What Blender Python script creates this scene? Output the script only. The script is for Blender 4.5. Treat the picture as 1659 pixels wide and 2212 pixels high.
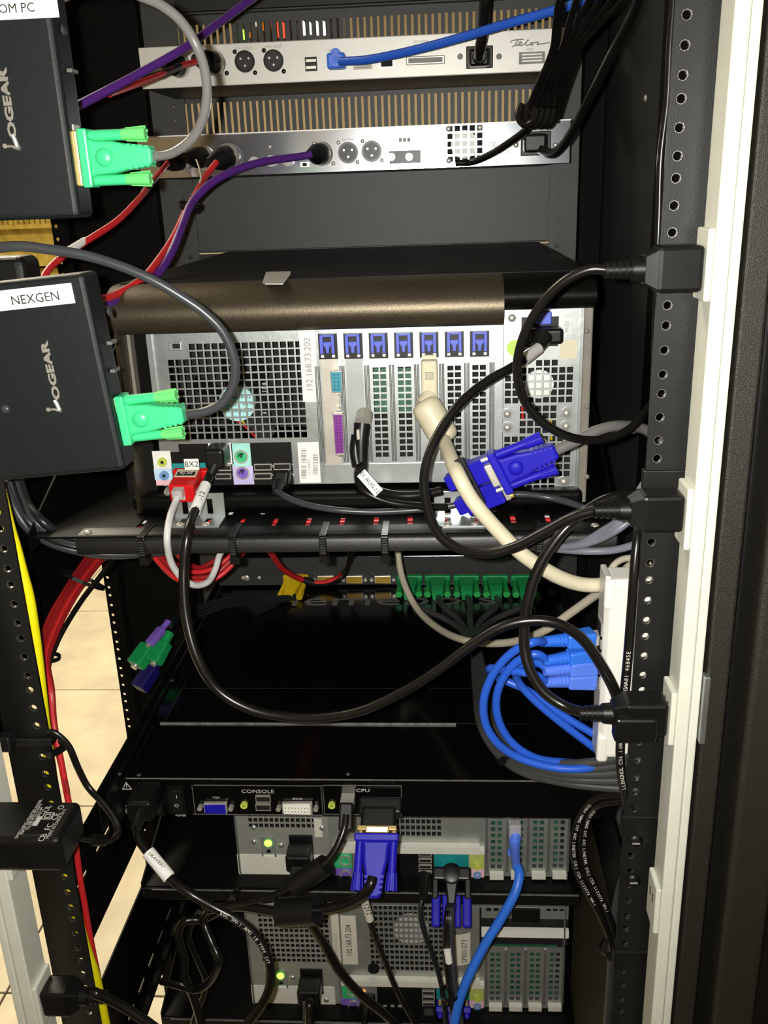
import bpy, math, random
from mathutils import Vector as V, Matrix
random.seed(7)
for o in list(bpy.data.objects): bpy.data.objects.remove(o)
scene = bpy.context.scene
col = scene.collection
H = 1.64                                   # floor is z = 0; fit origin (first rail hole) sits 1.64 m up
# ---------------- camera (solved from the EIA hole pattern of the rails) ----------------
CAM = V((.3219, -.6031, -.0900 + H)); YAW, PITCH, ROLL, FPX = .0707, .3376, -.0365, 1975.
cy, sy, cp, sp, cr, sr = math.cos(YAW), math.sin(YAW), math.cos(PITCH), math.sin(PITCH), math.cos(ROLL), math.sin(ROLL)
FW = V((-sy*cp, cy*cp, -sp)); RI = V((cy, sy, 0)); UP = RI.cross(FW)
R2 = RI*cr + UP*sr; U2 = UP*cr - RI*sr
cd = bpy.data.cameras.new('camera'); cam = bpy.data.objects.new('camera', cd); col.objects.link(cam)
cd.sensor_fit = 'VERTICAL'; cd.sensor_height = 24; cd.lens = FPX/2212*24; cd.clip_start = .02
cam.matrix_world = Matrix(((R2.x, U2.x, -FW.x, CAM.x), (R2.y, U2.y, -FW.y, CAM.y), (R2.z, U2.z, -FW.z, CAM.z), (0, 0, 0, 1)))
scene.camera = cam
# ---------------- world, flash, room lights, exposure ----------------
w = bpy.data.worlds.new('world'); scene.world = w; w.use_nodes = True
w.node_tree.nodes['Background'].inputs[0].default_value = (.9, .85, .75, 1)
w.node_tree.nodes['Background'].inputs[1].default_value = .02
vs = scene.view_settings
vs.view_transform = 'Standard'; vs.look = 'None'; vs.gamma = 1; vs.use_curve_mapping = False; vs.exposure = 0.0
def lamp(name, kind, loc, energy, color, **k):
    l = bpy.data.lights.new(name, kind); l.energy = energy; l.color = color
    for a, b in k.items(): setattr(l, a, b)
    o = bpy.data.objects.new(name, l); o.location = loc; col.objects.link(o); return o
fl = lamp('phone_flash', 'SPOT', CAM - R2*.016 + U2*.006, 30, (1, .97, .90), spot_size=math.radians(134), spot_blend=1, shadow_soft_size=.004)
fl.rotation_euler = (FW + U2*.10).to_track_quat('-Z', 'Y').to_euler()
for i, (x, y, e) in enumerate([(-1.2, 2.3, 62), (-1.2, .9, 26), (1.2, 3.0, 40)]):
    lamp('ceiling_lamp', 'AREA', (x, y, 2.74), e, (1, .90, .70), shape='RECTANGLE', size=1.2, size_y=.6)

# ---------------- pixel / plane helpers ----------------
def ray(px, py): return R2*((px-829.5)/FPX) - U2*((py-1106)/FPX) + FW
def P(px, py, y): r = ray(px, py); return CAM + r*((y-CAM.y)/r.y)
def PX(px, py, x): r = ray(px, py); return CAM + r*((x-CAM.x)/r.x)
def PZ(px, py, z): r = ray(px, py); return CAM + r*((z+H-CAM.z)/r.z)
def mpp(p): return (V(p)-CAM).dot(FW)/FPX        # metres per pixel at a point
def rc(d, a, b, c, e):
    xm, ym = (a+c)/2, (b+e)/2
    return P(a, ym, d).x, P(c, ym, d).x, P(xm, e, d).z, P(xm, b, d).z
# ---------------- materials ----------------
M = {}
def mat(name, c, rough=.5, metal=0., var=.12, scale=60, bump=0., bscale=400, emit=0, spec=.5, trans=0, coat=0):
    m = bpy.data.materials.new(name); m.use_nodes = True; nt = m.node_tree; b = nt.nodes['Principled BSDF']
    b.inputs['Roughness'].default_value = rough; b.inputs['Metallic'].default_value = metal
    b.inputs['Specular IOR Level'].default_value = spec
    if trans: b.inputs['Transmission Weight'].default_value = trans
    if coat: b.inputs['Coat Weight'].default_value = coat; b.inputs['Coat Roughness'].default_value = .12
    tc = nt.nodes.new('ShaderNodeTexCoord')
    n = nt.nodes.new('ShaderNodeTexNoise'); n.inputs['Scale'].default_value = scale; n.inputs['Detail'].default_value = 3
    nt.links.new(tc.outputs['Object'], n.inputs['Vector'])
    r = nt.nodes.new('ShaderNodeValToRGB')
    r.color_ramp.elements[0].color = tuple(x*(1-var) for x in c)+(1,); r.color_ramp.elements[1].color = tuple(min(1, x*(1+var)) for x in c)+(1,)
    r.color_ramp.elements[0].position = .3; r.color_ramp.elements[1].position = .7
    nt.links.new(n.outputs['Fac'], r.inputs['Fac']); nt.links.new(r.outputs['Color'], b.inputs['Base Color'])
    if bump:
        n2 = nt.nodes.new('ShaderNodeTexNoise'); n2.inputs['Scale'].default_value = bscale; n2.inputs['Detail'].default_value = 2
        bp = nt.nodes.new('ShaderNodeBump'); bp.inputs['Strength'].default_value = bump; bp.inputs['Distance'].default_value = .001
        nt.links.new(tc.outputs['Object'], n2.inputs['Vector']); nt.links.new(n2.outputs['Fac'], bp.inputs['Height']); nt.links.new(bp.outputs['Normal'], b.inputs['Normal'])
    if emit:
        b.inputs['Emission Color'].default_value = c+(1,); b.inputs['Emission Strength'].default_value = emit
    M[name] = m; return m
mat('floor_tile', (.64, .57, .42), .45, var=.12, scale=9, bump=.15, bscale=120)
mat('grout', (.05, .04, .03), .9)
mat('wall_tan', (.60, .50, .34), .8, var=.05, scale=3)
mat('ceiling_white', (.75, .72, .65), .9)
mat('lampglow', (1, .88, .66), emit=3)
mat('wood', (.50, .36, .07), .4, var=.25, scale=20)
mat('black_paint', (.0035, .0035, .0033), .5, var=.2)
mat('matte_black', (.0022, .0022, .002), .7, var=.2, spec=.12)
mat('cable_lead', (.048, .050, .050), .36, var=.1)
mat('shelf_black', (.0028, .0027, .0024), .5, var=.2, bump=.1, bscale=900, spec=.12)
mat('edge_glint', (.20, .20, .185), .4, .3, var=.3, scale=200)  # pale gray that paints the highlight along folded black edges
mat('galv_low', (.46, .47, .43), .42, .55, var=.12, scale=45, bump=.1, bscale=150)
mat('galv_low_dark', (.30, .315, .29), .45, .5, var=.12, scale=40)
mat('alu_bright', (.80, .79, .70), .4, .15, var=.05)
mat('rail_black', (.0035, .0034, .0030), .42, var=.2, bump=.1, bscale=900)
mat('rail_gray', (.008, .0085, .0082), .42, var=.15, bump=.1, bscale=900)
mat('panel_gray', (.040, .043, .041), .5, var=.1, bump=.08, bscale=900)
mat('side_gray', (.028, .030, .029), .55, var=.1)
mat('powder_coat', (.020, .018, .0135), .45, var=.3, scale=900, bump=.55, bscale=1500)
mat('tapped_steel', (.42, .42, .40), .35, 1)
mat('chrome', (.84, .88, .97), .15, 1, var=.03)
mat('alu_light', (.74, .73, .68), .42, .25, var=.03)
mat('galv', (.42, .45, .45), .38, .85, var=.12, scale=45, bump=.12, bscale=150)
mat('galv_bright', (.53, .57, .565), .36, .82, var=.09, scale=45, bump=.08, bscale=150)
mat('galv_dark', (.34, .37, .36), .45, .6, var=.12, scale=40)
mat('beige_steel', (.55, .52, .45), .4, .5)
mat('bronze', (.105, .086, .058), .40, .75, var=.12, scale=300, bump=.15, bscale=1200)
mat('bronze_plastic', (.20, .185, .155), .45, var=.1)
mat('lid_black', (.0035, .0033, .0028), .42, var=.15, bump=.15, bscale=900, spec=.10)
mat('gloss_black', (.0025, .0025, .0025), .16, var=.15)
mat('plastic_black', (.0055, .0055, .0052), .36, var=.2, spec=.38)
mat('rubber_black', (.006, .006, .0056), .42, var=.2)
mat('cable_black', (.006, .0056, .005), .28, var=.2)
mat('box_dark', (.006, .0088, .0102), .46, var=.15, scale=200, bump=.1, bscale=1500, spec=.42)
mat('cable_gray', (.150, .145, .140), .27, var=.06)
mat('cable_slate', (.040, .044, .049), .33, var=.08)
mat('cable_dark', (.010, .0125, .015), .36, var=.1)
mat('cable_steelblue', (.17, .18, .22), .38, var=.08)
mat('cable_white', (.60, .60, .60), .4)
mat('purple', (.085, .020, .20), .4, var=.05)
mat('red', (.56, .020, .022), .4, var=.05)
mat('red_dark', (.30, .010, .012), .45, var=.05)
mat('red_plastic', (.62, .008, .010), .32, var=.04)
mat('blue', (.020, .105, .60), .38, var=.05)
mat('blue_boot', (.030, .17, .78), .4, var=.05)
mat('blue_boot_pale', (.10, .22, .85), .4, var=.05)
mat('blue_vga', (.013, .009, .40), .45, var=.06, spec=.2)
mat('blue_dark', (.004, .003, .10), .5, var=.1)
mat('blue_clip', (.085, .12, .62), .4, var=.05)
mat('yellow', (.88, .80, .005), .45, var=.04)
mat('yellow_plug', (.62, .44, .006), .4, var=.08)
mat('beige', (.66, .61, .44), .45, var=.04)
mat('beige_dull', (.46, .42, .33), .5, var=.05)
mat('green_plug', (.05, .62, .25), .36, var=.05)
mat('green_thumb', (.13, .60, .17), .4, var=.05)
mat('green_dark', (.010, .31, .085), .36, var=.05)
mat('green_thumb_dark', (.03, .42, .09), .4, var=.05)
mat('white_plastic', (.84, .83, .76), .45, var=.02)
mat('cream', (.74, .75, .65), .45, var=.03)
mat('cream_shade', (.42, .43, .37), .5, var=.03)
mat('paper', (.85, .85, .82), .7, var=.02)
mat('paper_dull', (.66, .63, .54), .7, var=.03)
mat('ink', (.02, .02, .02), .7)
mat('ink_gray', (.30, .30, .28), .7)
mat('print_white', (.60, .60, .56), .6)
mat('print_faint', (.13, .13, .12), .5)
mat('silver_logo', (.55, .54, .49), .35, .7)
mat('gold', (.70, .52, .20), .34, .7)
mat('gold_pins', (.50, .31, .03), .4, .3)
mat('nickel', (.66, .64, .56), .36, .65)
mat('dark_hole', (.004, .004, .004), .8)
mat('teal', (.012, .26, .27), .45)
mat('teal_db', (.03, .28, .40), .45)
mat('purple_db', (.20, .02, .27), .45)
mat('mint', (.36, .74, .66), .5)
mat('lavender', (.55, .50, .80), .5)
mat('ps2_green', (.04, .45, .18), .4)
mat('ps2_purple', (.20, .11, .52), .4)
mat('lime', (.52, .60, .10), .4)
mat('lime_plate', (.45, .52, .13), .5)
mat('jack_blue', (.17, .32, .58), .4)
mat('plate_white', (.78, .78, .74), .5)
mat('plate_blue', (.50, .68, .84), .5)
mat('plate_pink', (.82, .50, .55), .5)
mat('fan_cyan', (.42, .74, .74), .5)
mat('fan_white', (.85, .86, .80), .5)
mat('fan_silver', (.46, .46, .44), .5)
mat('pcb', (.02, .10, .06), .5, var=.5, scale=150)
mat('led_green', (.25, 1., .05), emit=4)
mat('led_red', (1., .05, .02), emit=2)
mat('led_orange', (1., .25, .02), emit=2.5)
mat('led_white', (1., .95, .85), emit=3)
mat('clear_plastic', (.75, .72, .70), .2, trans=.45)
mat('sticker_green', (.50, .78, .12), .5)

# ---------------- mesh builder ----------------
LOC = {}
def wl(o):
    p = V((0, 0, 0))
    while o is not None: p = p + LOC.get(o.name, V((0, 0, 0))); o = o.parent
    return p
_g = {}
def glyph(s, bold=0.):
    if (s, bold) not in _g:
        c = bpy.data.curves.new('t', 'FONT'); c.body = s; c.size = 1; c.align_x = 'CENTER'; c.align_y = 'CENTER'; c.resolution_u = 2; c.extrude = .004; c.offset = bold
        o = bpy.data.objects.new('t', c); col.objects.link(o)
        dg = bpy.context.evaluated_depsgraph_get()
        me = bpy.data.meshes.new_from_object(o.evaluated_get(dg))
        _g[s, bold] = ([tuple(v.co) for v in me.vertices], [tuple(p.vertices) for p in me.polygons])
        bpy.data.objects.remove(o); bpy.data.curves.remove(c); bpy.data.meshes.remove(me)
    return _g[s, bold]
def frame(d, up=V((0, 0, 1))):
    d = d.normalized()
    if abs(d.dot(up)) > .98: up = V((1, 0, 0))
    a = d.cross(up).normalized(); return a, a.cross(d).normalized()
def spline(pts, n=7):
    q = [V(p) for p in pts]
    if len(q) < 3:
        return [q[0].lerp(q[1], i/8) for i in range(9)]
    q = [q[0]*2-q[1]] + q + [q[-1]*2-q[-2]]; out = []
    for i in range(1, len(q)-2):
        a, b, c, d = q[i-1:i+3]
        for k in range(n):
            t = k/n
            out.append(.5*((2*b) + (c-a)*t + (2*a-5*b+4*c-d)*t*t + (3*b-a-3*c+d)*t**3))
    out.append(q[-2]); return out
class MB:
    def __init__(s): s.v = []; s.f = []
    def add(s, vs, fs):
        n = len(s.v); s.v += [V(v) for v in vs]; s.f += [tuple(i+n for i in f) for f in fs]; return s
    def box(s, x0, x1, y0, y1, z0, z1):
        return s.add([(x, y, z) for x in (x0, x1) for y in (y0, y1) for z in (z0, z1)], [(0, 1, 3, 2), (4, 6, 7, 5), (0, 4, 5, 1), (2, 3, 7, 6), (0, 2, 6, 4), (1, 5, 7, 3)])
    def pb(s, d, r, y0=-.001, y1=.001):
        x0, x1, z0, z1 = rc(d, *r); return s.box(x0, x1, d+y0, d+y1, z0, z1)
    def obox(s, c, a, b, n, la, lb, ln, ta=1, tb=1):
        c = V(c); vs = []
        for k, (fa, fb) in ((-1, (1, 1)), (1, (ta, tb))):
            for i, j in ((-1, -1), (1, -1), (1, 1), (-1, 1)): vs.append(c + a*(i*la/2*fa) + b*(j*lb/2*fb) + n*(k*ln/2))
        return s.add(vs, [(3, 2, 1, 0), (4, 5, 6, 7), (0, 1, 5, 4), (1, 2, 6, 5), (2, 3, 7, 6), (3, 0, 4, 7)])
    def cyl(s, p0, p1, r0, r1=None, n=14, caps=True):
        p0 = V(p0); p1 = V(p1); r1 = r0 if r1 is None else r1; a, b = frame(p1-p0); vs = []
        for p, r in ((p0, r0), (p1, r1)):
            for i in range(n): t = 2*math.pi*i/n; vs.append(p + a*(r*math.cos(t)) + b*(r*math.sin(t)))
        fs = [(i, (i+1) % n, n+(i+1) % n, n+i) for i in range(n)]
        if caps: fs += [tuple(range(n))[::-1], tuple(range(n, 2*n))]
        return s.add(vs, fs)
    def ring(s, c, ax, ro, ri, h, n=16):
        c = V(c); ax = V(ax).normalized(); a, b = frame(ax); vs = []
        for off, r in ((0, ro), (h, ro), (h, ri), (0, ri)):
            for i in range(n): t = 2*math.pi*i/n; vs.append(c + ax*off + a*(r*math.cos(t)) + b*(r*math.sin(t)))
        fs = []
        for k in range(4):
            for i in range(n): j = (i+1) % n; k2 = (k+1) % 4; fs.append((k*n+i, k*n+j, k2*n+j, k2*n+i))
        return s.add(vs, fs)
    def dome(s, c, ax, r, h, n=14, m=4):
        c = V(c); ax = V(ax).normalized(); a, b = frame(ax); vs = []; fs = []
        for k in range(m):
            ph = math.pi/2*k/m
            for i in range(n): t = 2*math.pi*i/n; vs.append(c + ax*(h*math.sin(ph)) + (a*math.cos(t)+b*math.sin(t))*(r*math.cos(ph)))
        vs.append(c+ax*h)
        for k in range(m-1):
            for i in range(n): j = (i+1) % n; fs.append((k*n+i, k*n+j, (k+1)*n+j, (k+1)*n+i))
        for i in range(n): fs.append(((m-1)*n+i, (m-1)*n+(i+1) % n, m*n))
        return s.add(vs, fs)
    def tube(s, pts, r, n=10, sub=7, flat=1.):
        p = spline(pts, sub); vs = []; fs = []
        t0 = (p[1]-p[0]).normalized(); a, _ = frame(t0)
        for i, q in enumerate(p):
            t = (p[min(i+1, len(p)-1)] - p[max(i-1, 0)]).normalized()
            a = (a - t*a.dot(t)).normalized(); b = t.cross(a)
            rr = r(i/(len(p)-1)) if callable(r) else r
            for k in range(n): an = 2*math.pi*k/n; vs.append(q + a*(rr*flat*math.cos(an)) + b*(rr*math.sin(an)))
        for i in range(len(p)-1):
            for k in range(n): k2 = (k+1) % n; fs.append((i*n+k, i*n+k2, (i+1)*n+k2, (i+1)*n+k))
        m = len(p)-1; fs += [tuple(range(n))[::-1], tuple(m*n+k for k in range(n))]
        return s.add(vs, fs)
    def prism(s, poly, o, u, v, nrm, h):
        o = V(o); u = V(u); v = V(v); nrm = V(nrm); k = len(poly)
        vs = [o+u*a+v*b for a, b in poly] + [o+u*a+v*b+nrm*h for a, b in poly]
        return s.add(vs, [tuple(range(k))[::-1], tuple(range(k, 2*k))] + [(i, (i+1) % k, k+(i+1) % k, k+i) for i in range(k)])
    def text(s, t, c, size, x=V((1, 0, 0)), y=V((0, 0, 1)), sx=1., bold=0.):
        vs, fs = glyph(t, bold); x = V(x).normalized(); y = V(y).normalized(); n = x.cross(y)
        return s.add([V(c) + x*(a*size*sx) + y*(b*size) + n*(z*size) for a, b, z in vs], fs)
    def grid(s, xs, zs, hole, y0, y1):
        """sheet in the x-z plane, cell (i,j) is open where hole(i,j); real edges around every opening"""
        nx, nz = len(xs), len(zs); vs = [(x, y, z) for y in (y0, y1) for x in xs for z in zs]; fs = []
        I = lambda i, j, k: k*nx*nz + i*nz + j
        op = [[hole(i, j) for j in range(nz-1)] for i in range(nx-1)]
        for i in range(nx-1):
            for j in range(nz-1):
                if op[i][j]: continue
                for k in (0, 1): fs.append((I(i, j, k), I(i+1, j, k), I(i+1, j+1, k), I(i, j+1, k)))
                for di, dj, e in ((-1, 0, ((0, 0), (0, 1))), (1, 0, ((1, 0), (1, 1))), (0, -1, ((0, 0), (1, 0))), (0, 1, ((0, 1), (1, 1)))):
                    a, b = i+di, j+dj
                    if not (0 <= a < nx-1 and 0 <= b < nz-1) or op[a][b]:
                        (p, q), (p2, q2) = e; fs.append((I(i+p, j+q, 0), I(i+p2, j+q2, 0), I(i+p2, j+q2, 1), I(i+p, j+q, 1)))
        return s.add(vs, fs)
    def build(s, name, m, parent=None, label=None, bevel=0, smooth=False, stuff=False):
        me = bpy.data.meshes.new(name)
        if parent is None:
            lo = V([min(v[k] for v in s.v) for k in range(3)]); hi = V([max(v[k] for v in s.v) for k in range(3)])
            off = V(((lo.x+hi.x)/2, (lo.y+hi.y)/2, lo.z))
        else: off = wl(parent)
        me.from_pydata([tuple(v-off) for v in s.v], [], s.f); me.update()
        me.materials.append(M[m])
        if smooth: me.polygons.foreach_set('use_smooth', [True]*len(me.polygons))
        o = bpy.data.objects.new(name, me); col.objects.link(o)
        if parent is None: o.location = off; LOC[o.name] = off
        else: o.parent = parent; LOC[o.name] = V((0, 0, 0))
        if smooth:
            try: me.set_sharp_from_angle(angle=math.radians(50))
            except Exception: pass
        if bevel:
            b = o.modifiers.new('bevel', 'BEVEL'); b.width = bevel; b.segments = 4 if bevel >= .003 else 2; b.limit_method = 'ANGLE'
        if label: o['label'] = label
        if stuff: o['kind'] = 'stuff'
        return o
def tag(o, label, cat, group=None):
    o['label'] = label; o['category'] = cat
    if group: o['group'] = group
    return o
def struct(o): o['kind'] = 'structure'; return o
def thing(name, label, cat, loc, group=None):
    o = bpy.data.objects.new(name, None); col.objects.link(o); o.location = V(loc); o.empty_display_size = .02
    LOC[o.name] = V(loc); return tag(o, label, cat, group)
def pts3(pts):
    """(px, py[, y]) list -> world points, depth interpolated where it is not given"""
    ks = [i for i, p in enumerate(pts) if len(p) > 2]; out = []
    for i, p in enumerate(pts):
        lo = max([k for k in ks if k <= i], default=ks[0]); hi = min([k for k in ks if k >= i], default=ks[-1])
        y = pts[lo][2] if lo == hi else pts[lo][2] + (pts[hi][2]-pts[lo][2])*(i-lo)/(hi-lo)
        out.append(P(p[0], p[1], y))
    return out
def rad(pts, wpx): m = pts[len(pts)//2]; return wpx/2*mpp(m)
def cable(name, label, pts, wpx, m, group=None, cat='cable', root=False, flat=1., n=10):
    """a cable on its own (root False) or a thing whose sheath is a part and that takes plugs"""
    q = pts3(pts); r = rad(q, wpx)
    if root:
        t = thing(name, label, cat, min(q, key=lambda p: p.z), group)
        MB().tube(q, r, n, flat=flat).build('sheath', m, t, smooth=True); return t, q, r
    return tag(MB().tube(q, r, n, flat=flat).build(name, m, smooth=True), label, cat, group)
def strand(t, pts, wpx, m, name='sheath', n=8, label=None):
    q = pts3(pts); return MB().tube(q, rad(q, wpx), n).build(name, m, t, smooth=True, label=label)
def sleeve(t, pts, wpx, m, name='label_wrap', label=None):
    q = pts3(pts); return MB().tube(q, rad(q, wpx), 12, 4).build(name, m, t, smooth=True, label=label)
def zip_tie(label, c, ax, r, m='plastic_black', head=True, wdt=.0035, group=None):
    ax = V(ax).normalized(); a, b = frame(ax); c = V(c)
    t = thing('zip_tie', label, 'cable tie', c - V((0, 0, r)), group)
    MB().ring(c-ax*wdt/2, ax, r+.0009, r-.0002, wdt, 14).build('strap', m, t)
    MB().obox(c + a*(r+.002), a, b, ax, .005, .005, wdt*1.5).build('head', m, t)
    return t
X1, Y1, Z1 = V((1, 0, 0)), V((0, 1, 0)), V((0, 0, 1))
# =====================================================  THE ROOM  =====================================================
fl_ = struct(MB().box(-4.2, 3.2, -2.6, 5.2, -.05, -.006).build('floor', 'grout')); fl_['label'] = 'beige tiled floor seen through the open rack side'
T = .6127; tx0 = -.605; ty0 = 2.0373
tm = MB().box(-T/2+.0025, T/2-.0025, -T/2+.0025, T/2-.0025, -.0065, 0)
first = None
for i in range(-4, 3):
    for j in range(-4, 5):
        c = V((tx0 + (i+.5)*T, ty0 + (j+.5)*T, 0))
        if first is None:
            b = MB(); b.v = [v + c for v in tm.v]; b.f = tm.f; first = b.build('tile', 'floor_tile', fl_, bevel=.001); c0 = c
        else:
            o = first.copy(); col.objects.link(o); o.parent = fl_; o.location = c - c0
struct(MB().box(-4.2, 3.2, 5.2, 5.3, 0, 2.8).build('wall_far', 'wall_tan'))
struct(MB().box(-4.3, -4.2, -2.6, 5.3, 0, 2.8).build('wall_left', 'wall_tan'))
struct(MB().box(3.2, 3.3, -2.6, 5.3, 0, 2.8).build('wall_right', 'wall_tan'))
struct(MB().box(-4.3, 3.3, -2.7, -2.6, 0, 2.8).build('wall_back', 'wall_tan'))
struct(MB().box(-4.3, 3.3, -2.7, 5.3, 2.8, 2.85).build('ceiling', 'ceiling_white'))
for i, (x, y, nm) in enumerate([(-1.2, 2.3, 'square ceiling light panel above the tiled aisle'), (-1.2, .9, 'ceiling light panel nearest the rack'), (1.2, 3.0, 'ceiling light panel towards the right wall')]):
    t = thing('ceiling_light', nm, 'light', (x, y, 2.75), 'ceiling light panels')
    MB().box(x-.62, x+.62, y-.32, y+.32, 2.765, 2.8).build('housing', 'ceiling_white', t)
    MB().box(x-.60, x+.60, y-.30, y+.30, 2.758, 2.765).build('diffuser', 'lampglow', t)
# wooden cabinet glimpsed through the gap at the left (far side of the aisle)
yG = 4.5; gx0, gx1 = P(-60, 540, yG).x, P(135, 540, yG).x
def gz(py): return P(70, py, yG).z
t = thing('wooden_cabinet', 'golden wooden cabinet glimpsed between the two black extender boxes', 'cabinet', ((gx0+gx1)/2, yG, 0))
MB().box(gx0, gx1, yG, yG+.4, gz(540), gz(493)).build('panel', 'wood', t)
MB().box(gx0, gx1, yG-.05, yG+.4, gz(493), gz(484)).build('shelf_board', 'wood', t)
for k in range(22): MB().box(gx0+k*.03, gx0+k*.03+.022, yG-.02, yG, gz(484), gz(440)).build('slat', 'wood', t)
MB().box(gx0, gx1, yG-.06, yG+.4, gz(574), gz(540)).build('drawer_front', 'wood', t)
MB().box(gx0+.02, gx1-.02, yG, yG+.4, 0, gz(580)).build('base', 'wood', t)
for px in (76, 87): MB().box(P(px, 590, yG).x, P(px+4, 590, yG).x, yG-.01, yG, .05, gz(582)).build('stile', 'wood', t)
# =====================================================  THE RACK  =====================================================
Lz, Sz = .015875, .0127
def holes(z0, up, down, ph):
    """EIA hole heights; ph = position in the long-long-short pattern"""
    g = [Lz, Lz, Sz]; out = [z0]; z = z0; k = ph
    for _ in range(down): z -= g[k % 3]; k += 1; out.append(z)
    z = z0; k = ph
    for _ in range(up): k -= 1; z += g[k % 3]; out.insert(0, z)
    return sorted(out)
def rail(label, x0, x1, hx, y, hs, m, web, wdepth=.045, z0=.05, z1=2.02, hr=.0032, rims=True, group='rack rails'):
    t = thing('rack_rail', label, 'rack rail', (hx, y, z0), group)
    b = MB(); th = .0022; h = .0055
    b.box(x0, hx-h, y, y+th, z0, z1); b.box(hx+h, x1, y, y+th, z0, z1)
    zz = z0
    for hz in [v+H for v in hs]:
        b.box(hx-h, hx+h, y, y+th, zz, hz-h); zz = hz+h
        vs = []
        for yy in (y, y+th):
            for a, c in ((1, 0), (1, 1), (0, 1), (-1, 1), (-1, 0), (-1, -1), (0, -1), (1, -1)): vs.append((hx+a*h, yy, hz+c*h))
            for k in range(8): an = k*math.pi/4; vs.append((hx+hr*math.cos(an), yy, hz+hr*math.sin(an)))
        fs = []
        for k in range(8):
            j = (k+1) % 8
            fs += [(k, j, 8+j, 8+k), (16+k, 16+j, 24+j, 24+k), (8+k, 8+j, 24+j, 24+k)]
        b.add(vs, fs)
    b.box(hx-h, hx+h, y, y+th, zz, z1)
    b.build('flange', m, t)
    wx = x1 if web > 0 else x0
    MB().box(wx-.0022 if web > 0 else wx, wx if web > 0 else wx+.0022, y+th, y+wdepth, z0, z1).build('web', m, t)
    if rims:
        b = MB()
        for hz in hs: b.ring((hx, y+.0004, hz+H), Y1, hr+.0002, hr-.0005, .0030, 12)
        b.build('threaded_holes', 'tapped_steel', t, stuff=True, smooth=True)
    return t
rear = holes(0, 2, 54, 0)
rail('dark gray right rear rack rail with threaded holes beside the cream power strip', .458, .492, .4651, 0, rear, 'rail_gray', 1)
rail('black left rear rack rail with threaded holes in front of the yellow cable', -.027, .0085, 0, 0, rear, 'rail_black', -1)
fr = holes(-.0733, 9, 10, 0)
rail('gray right front rack rail behind the chrome rack unit', .455, .489, .4651, .595, fr, 'panel_gray', 1, rims=False, hr=.0034)
rail('gray left front rack rail behind the purple cables', -.030, .012, 0, .595, fr, 'panel_gray', -1, rims=False, hr=.0030)
rail('far black rail of the neighbouring rack with white dots of light in its holes', -.176, -.155, -.1704, .595, holes(-.5788, 32, 32, 2), 'matte_black', 1, rims=False, hr=.0025)
def frame_post(label, *b, m='matte_black'): return tag(MB().box(*b).build('rack_post', m, bevel=.003), label, 'rack post', 'rack posts')
frame_post('black corner post between the left front rail and the neighbouring rack', -.150, -.036, .60, .66, 0, 2.05)
frame_post('black corner post right of the gray front rail', .492, .521, .60, .66, 0, 2.05)
# open frame edge right of the power strip: two textured folds with a dark groove between them
t = thing('rack_cabinet', 'black textured rack frame edge at the far right of the cream power strip', 'rack', (.53, -.03, 0))
o = MB().box(.522, .526, .30, .66, .02, 2.03).build('side_panel', 'side_gray', t, label='dark gray side panel with one screw')
MB().dome(PX(1395, 212, .522), (-1, 0, 0), .0035, .002).build('screw', 'nickel', o, smooth=True)
MB().box(.516, .526, .06, .30, .02, 2.03).build('edge_channel', 'matte_black', t, bevel=.004)
MB().box(-.016, .481, .600, .603, .1, P(700, 541, .600).z).build('front_light_block', 'black_paint', t)  # added sheet, mostly hidden, keeps room light out of the rack front
MB().box(.4985, .514, -.04, .05, 0, 2.1).build('frame_fold', 'powder_coat', t, bevel=.002)
MB().box(.514, .525, -.012, .05, 0, 2.1).build('groove', 'black_paint', t)
MB().box(.525, .556, -.05, .05, 0, 2.1).build('frame_fold', 'powder_coat', t, bevel=.004)
MB().box(.556, .62, -.02, .05, 0, 2.1).build('frame_return', 'black_paint', t)
MB().box(.01, .50, .10, .62, 2.03, 2.05).build('top_cover', 'black_paint', t)
# -------- front panels seen from behind
yF = .600
def vent(label, zt, zb, slots, sx0, sx1, n, m='panel_gray'):
    t = thing('vent_panel', label, 'vent panel', (.23, yF, zb), 'vented front panels')
    pitch = (sx1-sx0)/n; xs = [-.016]
    for k in range(n): xs += [sx0+k*pitch, sx0+k*pitch+.0030]
    xs += [.481]
    zs = [zb, slots[0], slots[1], zt]
    MB().grid(xs, zs, lambda i, j: j == 1 and i % 2 == 1 and i < len(xs)-1, yF, yF+.0016).build('slotted_sheet', m, t)
    MB().box(.014, .453, yF-.012, yF, zt-.0015, zt).build('fold', m, t); MB().box(.014, .453, yF-.012, yF, zb, zb+.0015).build('fold', m, t)
    return t
za = P(640, 20, yF).z; zb = P(640, 112, yF).z
vent('slotted vent panel above the white rack unit, at the top of the picture', za, zb, (P(640, 95, yF).z, P(640, 43, yF).z), P(352, 70, yF).x, P(1215, 50, yF).x, 59)
za = P(640, 198, yF).z; zb = P(640, 292, yF).z
vent('slotted vent panel between the white and the chrome rack units', za, zb, (P(640, 284, yF).z, P(640, 214, yF).z), P(372, 250, yF).x, P(1215, 230, yF).x, 59)
def blank(label, z0, z1, m):
    t = thing('blank_panel', label, 'blank panel', (.23, yF, z0), 'blank front panels')
    MB().box(-.016, .481, yF, yF+.003, z0, z1).build('plate', m, t)
    MB().box(.014, .453, yF-.014, yF, z1-.0015, z1).build('fold', m, t); MB().box(.014, .453, yF-.014, yF, z0, z0+.0015).build('fold', m, t)
blank('plain gray blank panel under the chrome rack unit', P(700, 537, yF).z, P(700, 300, yF).z, 'panel_gray')
blank('black blank panel at the very top above the first vent panel', P(640, 18, yF).z, 2.0, 'black_paint')
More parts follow.
